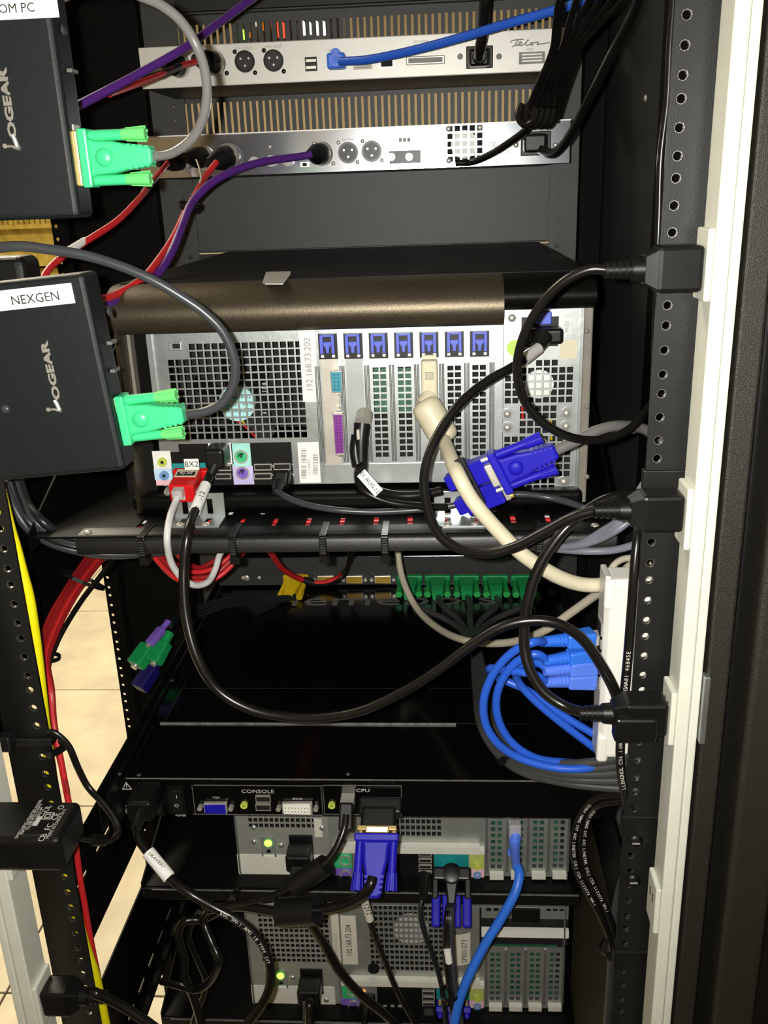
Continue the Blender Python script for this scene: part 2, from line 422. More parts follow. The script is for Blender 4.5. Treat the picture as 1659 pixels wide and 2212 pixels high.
blank('black blank panel between the white unit and the second vent panel', P(640, 196, yF).z, P(640, 114, yF).z, 'black_paint')
# lit equipment across the room whose lights show through the first vent panel
t = thing('equipment_shelf', 'distant equipment with small colored lights seen through the top vent slots', 'equipment', P(560, 70, 1.6) - V((0, 0, .06)))
x0, x1, z0, z1 = rc(1.6, 500, 30, 735, 110); MB().box(x0, x1, 1.62, 1.8, z0, z1+.02).build('case', 'black_paint', t)
[MB().cyl((x, 1.7, z1), (x, 1.7, 2.8), .006).build('hanger_rod', 'black_paint', t) for x in (x0+.02, x1-.02)]
for px, py, m, r in ((523, 75, 'led_green', 5), (565, 56, 'yellow', 5), (592, 56, 'led_orange', 4), (608, 66, 'led_red', 8), (653, 62, 'led_white', 7), (667, 62, 'led_white', 6), (682, 62, 'led_white', 7), (697, 62, 'led_white', 7), (537, 75, 'led_orange', 3), (550, 50, 'led_white', 3)):
    p = P(px, py, 1.615); k = r*mpp(p); MB().box(p.x-k*.8, p.x+k*.8, 1.60, 1.62, p.z-k*1.8, p.z+k*1.8).build('light', m, t)
# =====================================================  POWER STRIPS  =====================================================
def strip(label, x0, x1, y0, y1, side, outs, m='cream'):
    """slim surface raceway: two halves with a seam, outlets on the face at x0 (side -1) or x1 (side +1)"""
    t = thing('power_strip', label, 'power strip', ((x0+x1)/2, (y0+y1)/2, .35), 'cream outlet strips')
    xm = x0+(x1-x0)*.6 if side < 0 else x0+(x1-x0)*.4
    MB().box(x0, xm-.0003, y0, y1, .3, 2.0).build('cover', m, t, bevel=.0012)
    MB().box(xm+.0003, x1, y0+.0012, y1, .3, 2.0).build('base_channel', m, t, bevel=.0012)
    fx = x0 if side < 0 else x1
    for z in outs:
        b = MB().box(min(fx, fx+side*.004), max(fx, fx+side*.004), y0+.0015, y1-.001, z-.021, z+.021)
        o = b.build('outlet', m, t, bevel=.0012)
        b = MB()
        for dy in (-.004, .004): b.box(min(fx+side*.003, fx+side*.0043), max(fx+side*.003, fx+side*.0043), (y0+y1)/2+dy-.0008, (y0+y1)/2+dy+.0008, z+.002, z+.010)
        b.build('slots', 'ink', o)
    return t
PY = -.027
outs = [P(1528, 570, PY).z, P(1478, 1110, PY).z, P(1437, 1535, PY).z, P(1418, 1945, PY).z]
RS = strip('long cream outlet strip running down the right edge with black plugs in it', .4805, .4960, -.041, -.013, -1, outs)
MB().box(.4965, .5005, -.0445, -.036, P(1510, 1600, -.04).z, P(1510, 1457, -.04).z).build('metal_clip', 'galv', RS, bevel=.0006)
strip('cream outlet strip at the lower left corner behind the black adapter', -.035, -.0185, -.052, -.022, 1, [P(70, 2150, -.037).z, P(10, 1830, -.037).z])
# -------- tie wrap around the right rail
for py in (1040, 1780, 2070):
    a = P(1395, py, 0)
    tag(MB().box(.4565, .494, -.0015, .006, a.z-.012, a.z+.008).build('rail_strap', 'rubber_black', bevel=.001), {1040: 'black strap wrapped round the right rail above the second plug', 1780: 'wrinkled black tape round the right rail at its lower part', 2070: 'black strap round the right rail at the bottom of the picture'}[py], 'strap')
# rail screws
for px, py in ((1372, 1815), (1367, 1900)):
    p = P(px, py, 0); t = thing('rack_screw', 'black round-head rack screw, %s of the two low on the right rail' % ('upper' if py < 1850 else 'lower'), 'screw', p - V((0, 0, .004)))
    MB().dome(p, (0, -1, 0), .0062, .004).build('head', 'plastic_black', t, smooth=True); MB().box(p.x-.003, p.x+.003, -.0045, -.0038, p.z-.0006, p.z+.0006).build('slot', 'ink_gray', t)

# angled black bracket between this rack and its neighbour, behind the left rail
t = thing('side_bracket', 'large black angled bracket between the racks, behind the yellow cable', 'bracket', (-.1, .25, H-.58))
MB().prism([(-.02, H-.599), (.47, H-.480), (.47, H-.25), (-.02, H-.25)], (-.101, 0, 0), Y1, Z1, X1, .002).build('plate', 'matte_black', t)
MB().box(-.101, -.090, -.02, .47, H-.252, H-.25).build('fold', 'matte_black', t)
# =====================================================  TOP RACK UNITS  =====================================================
def unit_body(t, x0, x1, y0, y1, z0, z1, m='black_paint'): return MB().box(x0, x1, y0, y1, z0, z1).build('chassis', m, t, bevel=.0008)
def socket(t, px, py, d, rpx, shell='plastic_black', face='rubber_black', pins=True, name='xlr_socket'):
    p = P(px, py, d); r = rpx*mpp(p)
    o = MB().ring(p-Y1*.0015, Y1, r, r*.78, .004, 20).build(name, shell, t, smooth=True)
    MB().cyl(p-Y1*.0004, p+Y1*.002, r*.8, n=20).build('insert', face, o, smooth=True)
    if pins:
        b = MB()
        for a, c in ((-.4, .25), (.4, .25), (0, -.38)): b.cyl(p+X1*(a*r)+Z1*(c*r)-Y1*.0012, p+X1*(a*r)+Z1*(c*r), r*.11, n=8)
        b.build('pins', 'nickel', o)
    return o
def screw(t, p, r, ax=(0, -1, 0), m='nickel', name='screw'):
    o = MB().dome(p, ax, r, r*.55, 12, 3).build(name, m, t, smooth=True); return o
def lettering(t, s, px, py, d, hpx, m='ink', x=X1, y=Z1, sx=1., off=.0006, name='lettering', parent=None):
    p = P(px, py, d) ; n = V(x).normalized().cross(V(y).normalized()); return MB().text(s, p+n*off, hpx*mpp(p)*1.35, x, y, sx).build(name, m, parent or t)
yA = .47
x0 = P(303, 148, yA).x; x1 = P(1224, 110, yA).x; zt = P(640, 87, yA).z; zb = P(640, 178, yA).z
UA = thing('rack_unit', 'white-paneled one-unit audio interface at the top with script lettering', 'rack unit', ((x0+x1)/2, yA, zb), 'rack units')
MB().box(x0, x1, yA, yA+.002, zb, zt).build('rear_panel', 'alu_light', UA, bevel=.0012)
unit_body(UA, x0+.001, x1-.001, yA+.002, .61, zb+.0005, zt-.0005)
for px, py in ((388, 141), (466, 137), (529, 133), (591, 131)): socket(UA, px, py, yA, 22)
for px, py in ((507, 112), (551, 157), (570, 109), (613, 154), (490, 158), (445, 112)): screw(UA, P(px, py, yA), .0024, m='plastic_black')
b = MB().pb(yA, (659, 123, 685, 154), -.0008, .001); u = b.build('usb_stack', 'plastic_black', UA)
for y in (131, 146): MB().pb(yA, (661, y-3, 683, y+3), -.0014, -.0006).build('usb_port', 'nickel', u)
MB().pb(yA, (763, 126, 804, 150), -.0005, .0002).build('sticker', 'paper_dull', UA)
for k in range(4): MB().pb(yA, (768, 130+k*5, 799, 131.5+k*5), -.0007, 0).build('lettering', 'ink_gray', UA)
j = MB().pb(yA, (818, 121, 852, 147), -.001, .001).build('network_jack', 'nickel', UA); MB().pb(yA, (823, 126, 848, 144), -.0016, 0).build('opening', 'dark_hole', j)
j = MB().pb(yA, (877, 121, 961, 140), -.002, .001).build('data_connector', 'nickel', UA, bevel=.001); MB().pb(yA, (882, 125, 956, 136), -.0026, 0).build('insert', 'ink_gray', j)
j = MB().pb(yA, (1007, 99, 1065, 148), -.001, .001).build('power_inlet', 'plastic_black', UA, bevel=.001); MB().pb(yA, (1013, 105, 1059, 142), -.0015, 0).build('well', 'dark_hole', j)
for px in (994, 1078): screw(UA, P(px, 122, yA), .003, m='ink_gray')
MB().pb(yA, (1121, 112, 1177, 138), -.0005, .0002).build('rating_label', 'ink_gray', UA)
for k in range(3): MB().pb(yA, (1127, 116+k*7, 1171, 119+k*7), -.0008, 0).build('lettering', 'alu_light', UA)
lettering(UA, 'CH 1 OUT', 527, 105, yA, 6, 'ink_gray'); lettering(UA, 'CH 2 OUT', 590, 101, yA, 6, 'ink_gray'); lettering(UA, 'ISDN', 1145, 107, yA, 5, 'ink_gray')
lettering(UA, 'GPIO/SERIAL', 910, 90, yA, 5, 'ink_gray'); lettering(UA, 'PARALLEL', 908, 98, yA, 5, 'ink_gray'); lettering(UA, 'LAN', 716, 109, yA, 6, 'ink_gray')
# the script signature, drawn as pen strokes on the panel
b = MB()
for st in ([(1103, 93), (1106, 88), (1118, 86), (1131, 85)], [(1119, 86), (1115, 93), (1111, 99), (1106, 101)], [(1113, 98), (1121, 97), (1127, 92), (1122, 91), (1121, 97), (1128, 98), (1136, 92), (1142, 86), (1138, 89), (1136, 97), (1141, 98), (1147, 93), (1150, 93), (1151, 97), (1146, 97), (1147, 93), (1156, 92), (1163, 91), (1161, 94), (1165, 96), (1159, 97), (1170, 95), (1188, 92)]):
    b.tube([P(px, py, yA)-Y1*.0005 for px, py in st], .0006, 6, 4)
b.build('signature', 'ink_gray', UA)
# -------- chrome unit
yB = .44
x0 = P(300, 340, yB).x; x1 = P(1231, 305, yB).x; zt = P(640, 282, yB).z; zb = P(640, 374, yB).z
UB = thing('rack_unit', 'chrome-paneled one-unit audio processor catching the flash, under the white unit', 'rack unit', ((x0+x1)/2, yB, zb), 'rack units')
xs0, xs1, zs0, zs1 = rc(yB, 963, 270, 1043, 352)
n = 5; xs = [x0] + sorted([xs0+(xs1-xs0)*(k+e)/n for k in range(n) for e in (.2, .95)]) + [x1]; zs = [zb] + sorted([zs0+(zs1-zs0)*(k+e)/n for k in range(n) for e in (.2, .95)]) + [zt]
MB().grid(xs, zs, lambda i, j: i % 2 == 1 and j % 2 == 1, yB, yB+.0015).build('rear_panel', 'chrome', UB)
MB().box(xs0, xs1, yB+.012, yB+.014, zs0, zs1).build('fan_backing', 'dark_hole', UB)
c = V(((xs0+xs1)/2, yB+.006, (zs0+zs1)/2)); MB().cyl(c, c+Y1*.004, (xs1-xs0)*.36, n=24).build('fan_hub', 'fan_white', UB, smooth=True)
for a in (xs0+.003, xs1-.003):
    for e in (zs0+.003, zs1-.003): screw(UB, V((a, yB, e)), .003)
unit_body(UB, x0+.001, x1-.012, yB+.015, .61, zb+.0005, zt-.0005)
MB().box(x0+.001, xs0, yB+.0015, yB+.015, zb+.0005, zt-.0005).build('chassis_rim', 'black_paint', UB); MB().box(xs1, x1-.001, yB+.0015, yB+.015, zb+.0005, zt-.0005).build('chassis_rim', 'black_paint', UB)
MB().box(x0, x1, yB-.004, yB+.001, zt-.0012, zt).build('top_fold', 'alu_light', UB)
for px, py in ((395, 345), (440, 341), (497, 337), (697, 332), (752, 330), (803, 327)): socket(UB, px, py, yB, 22, shell='cable_slate', face='plastic_black')
for px, py in ((583, 317), (678, 310), (720, 353), (731, 308), (772, 350), (783, 305), (825, 346), (483, 316), (538, 350), (420, 362), (475, 362)): screw(UB, P(px, py, yB), .0021)
for px, py in ((551, 351), (587, 348), (623, 347)):
    p = P(px, py, yB); MB().cyl(p-Y1*.006, p, .0058, n=18).build('round_cap', 'fan_silver', UB, smooth=True)
k = MB().pb(yB, (649, 350, 668, 361), -.001, .001).build('slide_switch', 'nickel', UB); MB().pb(yB, (654, 352, 663, 359), -.0016, 0).build('opening', 'dark_hole', k)
k = MB().pb(yB, (841, 325, 909, 353), -.0012, .001).build('card_slot', 'plastic_black', UB)
for px in (846, 884): MB().cyl(P(px, 339, yB)-Y1*.003, P(px, 339, yB), .004, n=14).build('jack_screw', 'nickel', k, smooth=True)
k = MB().pb(yB, (856, 292, 892, 312), -.001, .0005).build('engraved_plate', 'alu_light', UB)
for i in range(3): MB().pb(yB, (862+i*9, 298, 868+i*9, 306), -.0013, 0).build('slot', 'ink_gray', k)
k = MB().pb(yB, (1125, 284, 1190, 336), -.001, .001).build('power_inlet', 'plastic_black', UB, bevel=.001); MB().pb(yB, (1131, 290, 1184, 330), -.0015, 0).build('well', 'dark_hole', k)
for px in (1115, 1200): screw(UB, P(px, 313, yB), .0028)
lettering(UB, 'CE', 1063, 314, yB, 11, 'ink_gray'); lettering(UB, '115/230V', 1082, 328, yB, 7, 'ink_gray')
lettering(UB, 'OUTPUT', 752, 302, yB, 5, 'ink_gray'); lettering(UB, 'OUTPUT', 803, 299, yB, 5, 'ink_gray')
# =====================================================  THE BIG WORKSTATION  =====================================================
yP = .157
px0, px1, pz0, pz1 = .0485, .4425, H-.3480, H-.1565
PC = thing('workstation', 'bronze tower computer lying on its side on the middle shelf, ports toward us', 'computer', ((px0+px1)/2, .38, pz0))
zl = P(700, 713, yP-.02).z                   # lower edge of the rounded rim
def rim(x0, x1, z_in, a=.034):               # convex rolled edge of the cover, extruded along x: bulges out, then turns under
    th = math.radians(128); b_ = (pz1-z_in)/(1-math.cos(th)); cy_, cz_ = yP-.024+a, pz1-b_
    arc = [(cy_-a*math.sin(th*k/12), cz_+b_*math.cos(th*k/12)) for k in range(13)]
    return MB().prism([(.60, pz1)] + arc + [(yP+.012, z_in), (yP+.03, pz1-.004), (.60, pz1-.004)], (x0, 0, 0), Y1, Z1, X1, x1-x0)
xr = P(1085, 690, yP).x
rim(px0, xr, zl).build('cover', 'bronze', PC, smooth=True)
rim(xr, px1, P(1170, 662, yP).z).build('cover', 'lid_black', PC, smooth=True)
MB().box(px0+.004, px1-.002, .168, .598, pz1, pz1+.0006).build('lid', 'lid_black', PC)
# left rolled edge and recess
pr = [(.60, px0)] + [(yP-.022+.03*(1-math.sin(math.pi/2*k/8)), px0+.008*(1-math.cos(math.pi/2*k/8))) for k in range(9)] + [(yP-.012, px0+.009), (yP+.02, px0+.011), (.60, px0+.004)]
MB().prism(pr, (0, 0, pz0), Y1, X1, Z1, pz1-pz0-.012).build('left_edge', 'bronze', PC, smooth=True)
MB().pb(yP, (264, 712, 291, 860), -.004, .02).build('left_fascia', 'bronze_plastic', PC)
MB().pb(yP, (264, 860, 330, 1062), .0, .02).build('left_fascia', 'plastic_black', PC)
MB().pb(yP, (291, 712, 331, 950), .006, .02).build('left_recess', 'lid_black', PC)
MB().box(px0, px1-.004, yP-.018, .60, pz0, P(700, 1050, yP).z-.002).build('base_rim', 'lid_black', PC, bevel=.004)
xR0 = P(1252, 860, yP).x
MB().box(xR0, px1, yP-.010, .60, pz0, P(1262, 658, yP).z).build('right_side', 'bronze_plastic', PC, bevel=.0015)
for py in (715, 878, 1030): screw(PC, P(1268, py, yP-.010), .0022, m='bronze_plastic', name='rivet')
screw(PC, P(366, 680, yP-.025)+Y1*.004, .0046, m='dark_hole', name='round_plug')
# -------- rear sheet with grille and slot openings
zT = P(700, 712, yP).z; zB = P(700, 1045, yP).z; xa = P(330, 850, yP).x; xb = P(1086, 850, yP).x
HX, HZ = [], []
def gr(x0p, x1p, y0p, y1p, nx, nz, fill=.80):
    a, b_, z0, z1 = rc(yP, x0p, y0p, x1p, y1p); L = []
    for i in range(nx):
        for j in range(nz):
            L.append((a+(b_-a)*(i+(1-fill)/2)/nx, a+(b_-a)*(i+1-(1-fill)/2)/nx, z0+(z1-z0)*(j+(1-fill)/2)/nz, z0+(z1-z0)*(j+1-(1-fill)/2)/nz))
    return L
def sheet(xr_, zr_, hl, y0, y1):
    """sheet with rectangular openings: one grid per opening family band keeps the mesh small"""
    xs = sorted(set([xr_[0], xr_[1]] + [round(v, 6) for h in hl for v in h[:2]])); zs = sorted(set([zr_[0], zr_[1]] + [round(v, 6) for h in hl for v in h[2:]]))
    ho = set()
    for h in hl:
        i0, i1, j0, j1 = xs.index(round(h[0], 6)), xs.index(round(h[1], 6)), zs.index(round(h[2], 6)), zs.index(round(h[3], 6))
        for i in range(i0, i1):
            for j in range(j0, j1): ho.add((i, j))
    return MB().grid(xs, zs, lambda i, j: (i, j) in ho, y0, y1)
# left grille block
xm = P(700, 850, yP).x
H1 = gr(370, 660, 772, 949, 18, 11) ; a, b_, z0, z1 = rc(yP, 370, 772, 660, 949); ph = (z1-z0)/11; pw = (b_-a)/18
H1 += [(a+pw*(i+.10), a+pw*(i+.90), z1+ph*(j+.10), z1+ph*(j+.90)) for i in range(3, 18) for j in range(2)]
rp = sheet((xa, xm), (P(500, 950, yP).z, zT), H1, yP, yP+.0014).build('rear_sheet', 'galv', PC)
MB().box(xa, xm, yP, yP+.0014, zB, P(500, 950, yP).z).build('rear_sheet', 'galv', PC)
k = MB().pb(yP, (365, 739, 392, 757), -.0016, .0005).build('lock_tab', 'galv_bright', PC, bevel=.0006); MB().pb(yP, (374, 742, 390, 752), -.002, 0).build('lock_slot', 'dark_hole', k)
MB().pb(yP, (330, 716, 341, 950), -.003, .001).build('sheet_edge', 'galv_bright', PC)
# fan behind the grille
def fan(px, py, y, rpx, hub, m, name='cooling_fan', nb=7):
    c = P(px, py, y); r = rpx*mpp(c); o = MB().cyl(c-Y1*.003, c+Y1*.006, hub*mpp(c), n=24).build(name, m, PC, smooth=True)
    b = MB()
    for i in range(nb):
        an = 2*math.pi*i/nb; d = V((math.cos(an), 0, math.sin(an))); b.obox(c+d*(r*.62)+Y1*.004, d, d.cross(Y1)*.8+Y1*.5, (d.cross(Y1)*.5-Y1*.8), r*.72, r*.42, .0012)
    b.build('blades', 'plastic_black', o); return o
o = fan(513, 870, yP+.009, 105, 39, 'fan_cyan')
c = P(513, 872, yP+.0058); b = MB()
for k_, s_ in ((.006, 'WARNING'), (0, 'DC 12V 0.7A'), (-.006, 'BRUSHLESS')): b.text(s_, c+Z1*k_-Y1*.0004, .005)
b.build('lettering', 'ink', o)
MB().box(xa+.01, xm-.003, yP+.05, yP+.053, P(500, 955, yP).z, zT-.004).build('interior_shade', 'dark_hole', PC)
b = MB().tube([P(515, 905, yP+.01), P(540, 920, yP+.012), P(560, 935, yP+.02), P(570, 948, yP+.02)], .0011, 6); b.build('fan_wire', 'yellow_plug', PC, smooth=True)
MB().tube([P(505, 905, yP+.01), P(530, 922, yP+.016), P(556, 948, yP+.02)], .001, 6).build('fan_wire', 'red', PC, smooth=True)
b = MB()
for k in range(14): b.pb(yP+.02, (566, 800+k*9, 576, 804+k*9), 0, .001)
b.build('heatsink_fins', 'galv_dark', PC)
# labels
k = MB().pb(yP, (650, 712, 685, 868), -.0006, .0002).build('ip_label', 'paper', PC, label='white label strip printed with an address'); lettering(PC, '192.168.73.202', 667, 788, yP, 15, 'ink_gray', x=Z1, y=-X1, parent=k, sx=.95)
k = MB().pb(yP, (645, 955, 691, 1043), -.0006, .0002).build('barcode_label', 'paper', PC, bevel=.0003)
b = MB(); random.seed(3)
for c0, y0_, y1_ in ((651, 968, 1000), (651, 1006, 1034), (676, 980, 1026)):
    y = y0_
    while y < y1_: h = random.choice((.8, 1.2, 2)); b.pb(yP, (c0, y, c0+11, y+h), -.0009, -.0005); y += h+random.choice((1.2, 1.8, 2.6))
b.build('bars', 'ink_gray', k); lettering(PC, 'C14A53', 668, 1008, yP, 7, 'ink_gray', x=Z1, y=-X1, parent=k)
# port plate
def plate(r, m, y0=-.0008, y1=.0006, nm='port_plate'): return MB().pb(yP, r, y0, y1).build(nm, m, PC)
plate((390, 957, 632, 1048), 'plastic_black', -.0003, .0005); plate((372, 976, 392, 1048), 'plastic_black', -.0003)
plate((331, 974, 370, 1012), 'plate_white'); plate((334, 1012, 372, 1036), 'plate_blue'); plate((338, 1036, 374, 1048), 'plate_pink')
plate((373, 1000, 455, 1048), 'teal'); plate((452, 957, 503, 1003), 'plate_white'); plate((501, 957, 542, 1006), 'mint'); plate((504, 1006, 548, 1046), 'lavender')
for px, py, m in ((352, 997, 'lime'), (356, 1026, 'jack_blue')):
    p = P(px, py, yP); o = MB().ring(p-Y1*.0032, Y1, .0041, .0016, .004, 18).build('audio_jack', m, PC, smooth=True); MB().cyl(p-Y1*.002, p, .0018, n=10).build('bore', 'dark_hole', o)
for px, py, m in ((522, 985, 'ps2_green'), (525, 1020, 'ps2_purple')):
    p = P(px, py, yP); o = MB().ring(p-Y1*.003, Y1, .0062, .0050, .004, 20).build('round_port', 'nickel', PC, smooth=True); MB().cyl(p-Y1*.0018, p, .0051, n=18).build('insert', m, o)
    b = MB()
    for i in range(5): an = .5+i*.53+.5; b.cyl(p+V((math.cos(an), 0, math.sin(an)))*.0030-Y1*.0021, p, .0006, n=6)
    b.box(p.x-.0007, p.x+.0007, p.y-.0021, p.y, p.z-.001, p.z+.002); b.build('pins', 'dark_hole', o)
def usb(r, t, d):
    o = MB().pb(d, r, -.0018, .001).build('usb_port', 'nickel', t); a, b_, c_, e = r; MB().pb(d, (a+1.5, b_+2, c_-1.5, e-2.5), -.0022, 0).build('opening', 'dark_hole', o)
for r in ((466, 1004, 500, 1016), (466, 1022, 500, 1034), (550, 1001, 587, 1015), (550, 1021, 587, 1034), (592, 1000, 628, 1014), (592, 1020, 628, 1034)): usb(r, PC, yP)
for px, py in ((500, 1005), (503, 1028), (587, 1007), (587, 1027), (630, 1005), (631, 1026)): lettering(PC, 'Y', px+3, py, yP, 8, 'print_white')
j = MB().pb(yP, (470, 962, 498, 1000), -.001, .001).build('network_jack', 'galv', PC); MB().pb(yP, (474, 966, 494, 994), -.0015, 0).build('opening', 'dark_hole', j); MB().pb(yP, (460, 967, 466, 973), -.0014, 0).build('link_light', 'led_orange', PC)
# -------- expansion slots: dividers, brackets, clips
sx = [P(717.5+53*k, 900-.6*k, yP).x for k in range(7)]; pit = (sx[6]-sx[0])/6
zc0 = P(880, 776, yP).z; zs0_ = P(880, 1000, yP).z
Hs = []
hz0, hz1 = P(880, 988, yP).z, P(880, 790, yP).z
for k in (2, 3, 5, 6):
    for i in (0, 1):
        for j in range(14): Hs.append((sx[k]-.0058+i*.0062, sx[k]-.0008+i*.0062, hz0+(hz1-hz0)*(j+.14)/14, hz0+(hz1-hz0)*(j+.86)/14))
sheet((xm, xb), (zB, zT), Hs, yP, yP+.0014).build('slot_sheet', 'galv_bright', PC)
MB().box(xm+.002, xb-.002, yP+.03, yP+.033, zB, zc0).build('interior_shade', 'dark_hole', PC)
MB().box(sx[2]-.006, sx[3]+.006, yP+.012, yP+.014, P(880, 900, yP).z, P(880, 800, yP).z).build('circuit_board', 'pcb', PC)
for k in range(8):
    x = sx[0]+pit*(k-.5); b = MB(); 
    for e in (-.0012, .0012): b.cyl((x+e, yP-.0006, zs0_+.002), (x+e, yP-.0006, zc0-.004), .0009, n=8)
    b.build('slot_rib', 'galv', PC, smooth=True)
for k in range(7):
    x = sx[k]; zc = P(717.5+53*k, 747-.95*k, yP).z
    c_ = MB().box(x-.0078, x+.0078, yP-.0035, yP+.001, zc-.0105, zc+.0105).build('slot_clip', 'plastic_black', PC)
    b = MB()
    b.box(x-.0060, x-.0034, yP-.0085, yP-.003, zc-.0055, zc+.0098); b.box(x+.0034, x+.0060, yP-.0085, yP-.003, zc-.0055, zc+.0098); b.box(x-.0060, x+.0060, yP-.0080, yP-.003, zc+.0085, zc+.0102)
    b.prism([(-.0034, .0042), (.0034, .0042), (.0034, .0015), (.0015, -.0005), (.0013, -.0050), (-.0013, -.0050), (-.0015, -.0005), (-.0034, .0015)], (x, yP-.0075, zc), X1, Z1, Y1, .004)
    b.build('lever', 'blue_clip', c_, bevel=.0003)
    for e in (-1, 1): MB().box(x+e*.0046-.0012, x+e*.0046+.0012, yP-.0055, yP-.003, zc-.0088, zc-.0067).build('clip_foot', 'paper', c_)
# brackets in slots 1 and 2
for k, m in ((0, 'beige_steel'), (1, 'galv_dark')): MB().box(sx[k]-.0068, sx[k]+.0068, yP-.0022, yP+.0005, zs0_, zc0+.004).build('bracket', m, PC)
def dsub(t, c, wv, hv, L, W, m, shell='nickel', name='serial_port', posts=True):
    """D-sub socket facing -y: long axis wv, short axis hv"""
    pl = [(-L/2, -W/2*.9), (L/2, -W/2), (L/2, W/2), (-L/2, W/2*.9)]
    o = MB().prism([(a*1.13, b*1.22) for a, b in pl], c, wv, hv, V((0, -1, 0)), .004).build(name, shell, t, bevel=.0008)
    MB().prism(pl, c-Y1*.0035, wv, hv, V((0, -1, 0)), .0014).build('insert', m, o)
    nl = int(L/.0028); b = MB()
    for r_ in (-.2, .2):
        for i in range(nl): p = V(c)+wv*(-L/2+(i+.7)*L/(nl+.4))+hv*(W*r_)-Y1*.005; b.cyl(p, p-Y1*.0003, .0005, n=6)
    b.build('contacts', 'dark_hole', o)
    if posts:
        for s_ in (-1, 1): p = V(c)+wv*(s_*(L/2+.0048)); MB().cyl(p, p-Y1*.005, .0024, n=6).build('jack_screw', 'nickel', o)
    return o
dsub(PC, P(728, 823, yP-.002), Z1, X1, .0165, .0085, 'teal_db'); dsub(PC, P(733, 935, yP-.002), Z1, X1, .034, .0075, 'purple_db', name='parallel_port')
MB().pb(yP, (704, 1000, 1070, 1040), -.0012, .0002).build('bright_bottom_strip', 'galv_bright', PC)
# -------- power supply
yS = yP-.004
SH = []
a, b_, z0, z1 = rc(yS, 1089, 776, 1239, 872); pw = (b_-a)/9; ph = (z1-z0)/6
zz = z1
def rows(n, c0, c1, ztop):
    for j in range(n):
        for i in range(c0, c1): SH.append((a+pw*(i+.11), a+pw*(i+.89), ztop-ph*(j+.89), ztop-ph*(j+.11)))
rows(1, 4, 7, zz); rows(5, 0, 9, zz-ph); rows(2, 2, 7, zz-6*ph-.001); rows(2, 2, 7, zz-8.2*ph); rows(2, 0, 9, zz-10.4*ph); rows(4, 0, 9, zz-12.4*ph); rows(2, 2, 7, zz-16.4*ph)
sx0, sx1 = P(1087, 860, yS).x, P(1251, 860, yS).x; sz0, sz1 = P(1165, 1072, yS).z, P(1165, 663, yS).z
PS = sheet((sx0, sx1), (sz0, sz1), [h for h in SH if h[2] > sz0+.003], yS, yS+.0014).build('power_supply', 'galv_bright', PC)
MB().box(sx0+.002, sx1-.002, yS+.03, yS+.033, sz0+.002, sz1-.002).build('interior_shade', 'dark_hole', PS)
MB().box(sx1-.001, sx1+.004, yS-.004, yS+.003, sz0, sz1).build('side_flange', 'galv', PS)
for px, py, rr in ((1165, 830, 31), (1157, 968, 28)):
    c = P(px, py, yS+.012); MB().cyl(c, c+Y1*.004, rr*mpp(c), n=24).build('fan_hub', 'fan_white', PS, smooth=True)
for (x_, y_, m_) in ((1128, 890, 'led_orange'), (1190, 930, 'yellow_plug')): MB().tube([P(x_, y_-25, yS+.01), P(x_+1, y_+20, yS+.012)], .001, 6).build('wire', m_ if m_ != 'led_orange' else 'red', PS)
j = MB().pb(yS, (1126, 684, 1206, 748), -.0012, .0005).build('power_inlet', 'plastic_black', PS); MB().pb(yS, (1134, 708, 1198, 742), -.002, 0).build('well', 'dark_hole', j)
MB().pb(yS, (1156, 671, 1189, 698), -.009, -.001).build('blue_release', 'blue_clip', PS, bevel=.001)
for px, py in ((1096, 895), (1096, 924), (1224, 893), (1223, 921), (1218, 1041), (1106, 687)):
    o = MB().cyl(P(px, py, yS)-Y1*.0008, P(px, py, yS), .0052, n=18).build('screw_washer', 'galv', PS, smooth=True); screw(o, P(px, py, yS-.0008), .0032)
MB().pb(yS, (1210, 735, 1246, 775), -.0005, .0002).build('clear_sticker', 'beige', PS); MB().cyl(P(1112, 752, yS)-Y1*.0004, P(1112, 752, yS), .0065, n=20).build('green_sticker', 'sticker_green', PS)
lettering(PC, 'W-22', 1224, 706, yS, 8, 'ink_gray', x=Z1, y=-X1, parent=PS)
# small badge on the lid
zb_ = pz1-H+.0016; pl = [(573, 612), (567, 609), (575, 587), (628, 586), (627, 593), (612, 612)]
pp = [PZ(x, y, zb_) for x, y in pl]; MB().add(pp + [p - Z1*.001 for p in pp], [tuple(range(6)), tuple(range(6, 12))] + [(i, (i+1) % 6, 6+(i+1) % 6, 6+i) for i in range(6)]).build('badge', 'fan_silver', PC, label='gray slanted badge on the lid')
# =====================================================  MIDDLE SHELF  =====================================================
yL = .0845; zS = H-.350
SHF = thing('rack_shelf', 'black vented shelf carrying the bronze computer', 'shelf', (.22, .33, zS-.015))
xs_ = [-.021, .457]; so = []
for r_, (ya, yb) in enumerate(((.099, .126), (.134, .154))):
    for k in range(14): x = .062+k*.0285+(.014 if r_ == 1 else 0); so.append((x, x+.0048, ya, yb))
xs = sorted(set(xs_ + [round(v, 6) for s_ in so for v in s_[:2]])); ys = sorted(set([yL, .585] + [round(v, 6) for s_ in so for v in s_[2:]]))
ho = set((xs.index(round(s_[0], 6)), ys.index(round(s_[2], 6))) for s_ in so)
b = MB().grid(xs, ys, lambda i, j: (i, j) in ho, zS-.0016, zS)
b.v = [V((v.x, v.z, v.y)) for v in b.v]; b.build('slotted_tray', 'shelf_black', SHF)
pr = [(yL-.003, zS-.005), (yL-.003, zS-.0145), (yL+.004, zS-.0155), (yL+.004, zS-.003), (yL+.02, zS-.0016), (yL+.02, zS+.0002), (yL+.004, zS+.0002), (yL-.001, zS-.0018)]
MB().prism(pr, (.018, 0, 0), Y1, Z1, X1, .439).build('rolled_lip', 'rail_black', SHF, smooth=True)
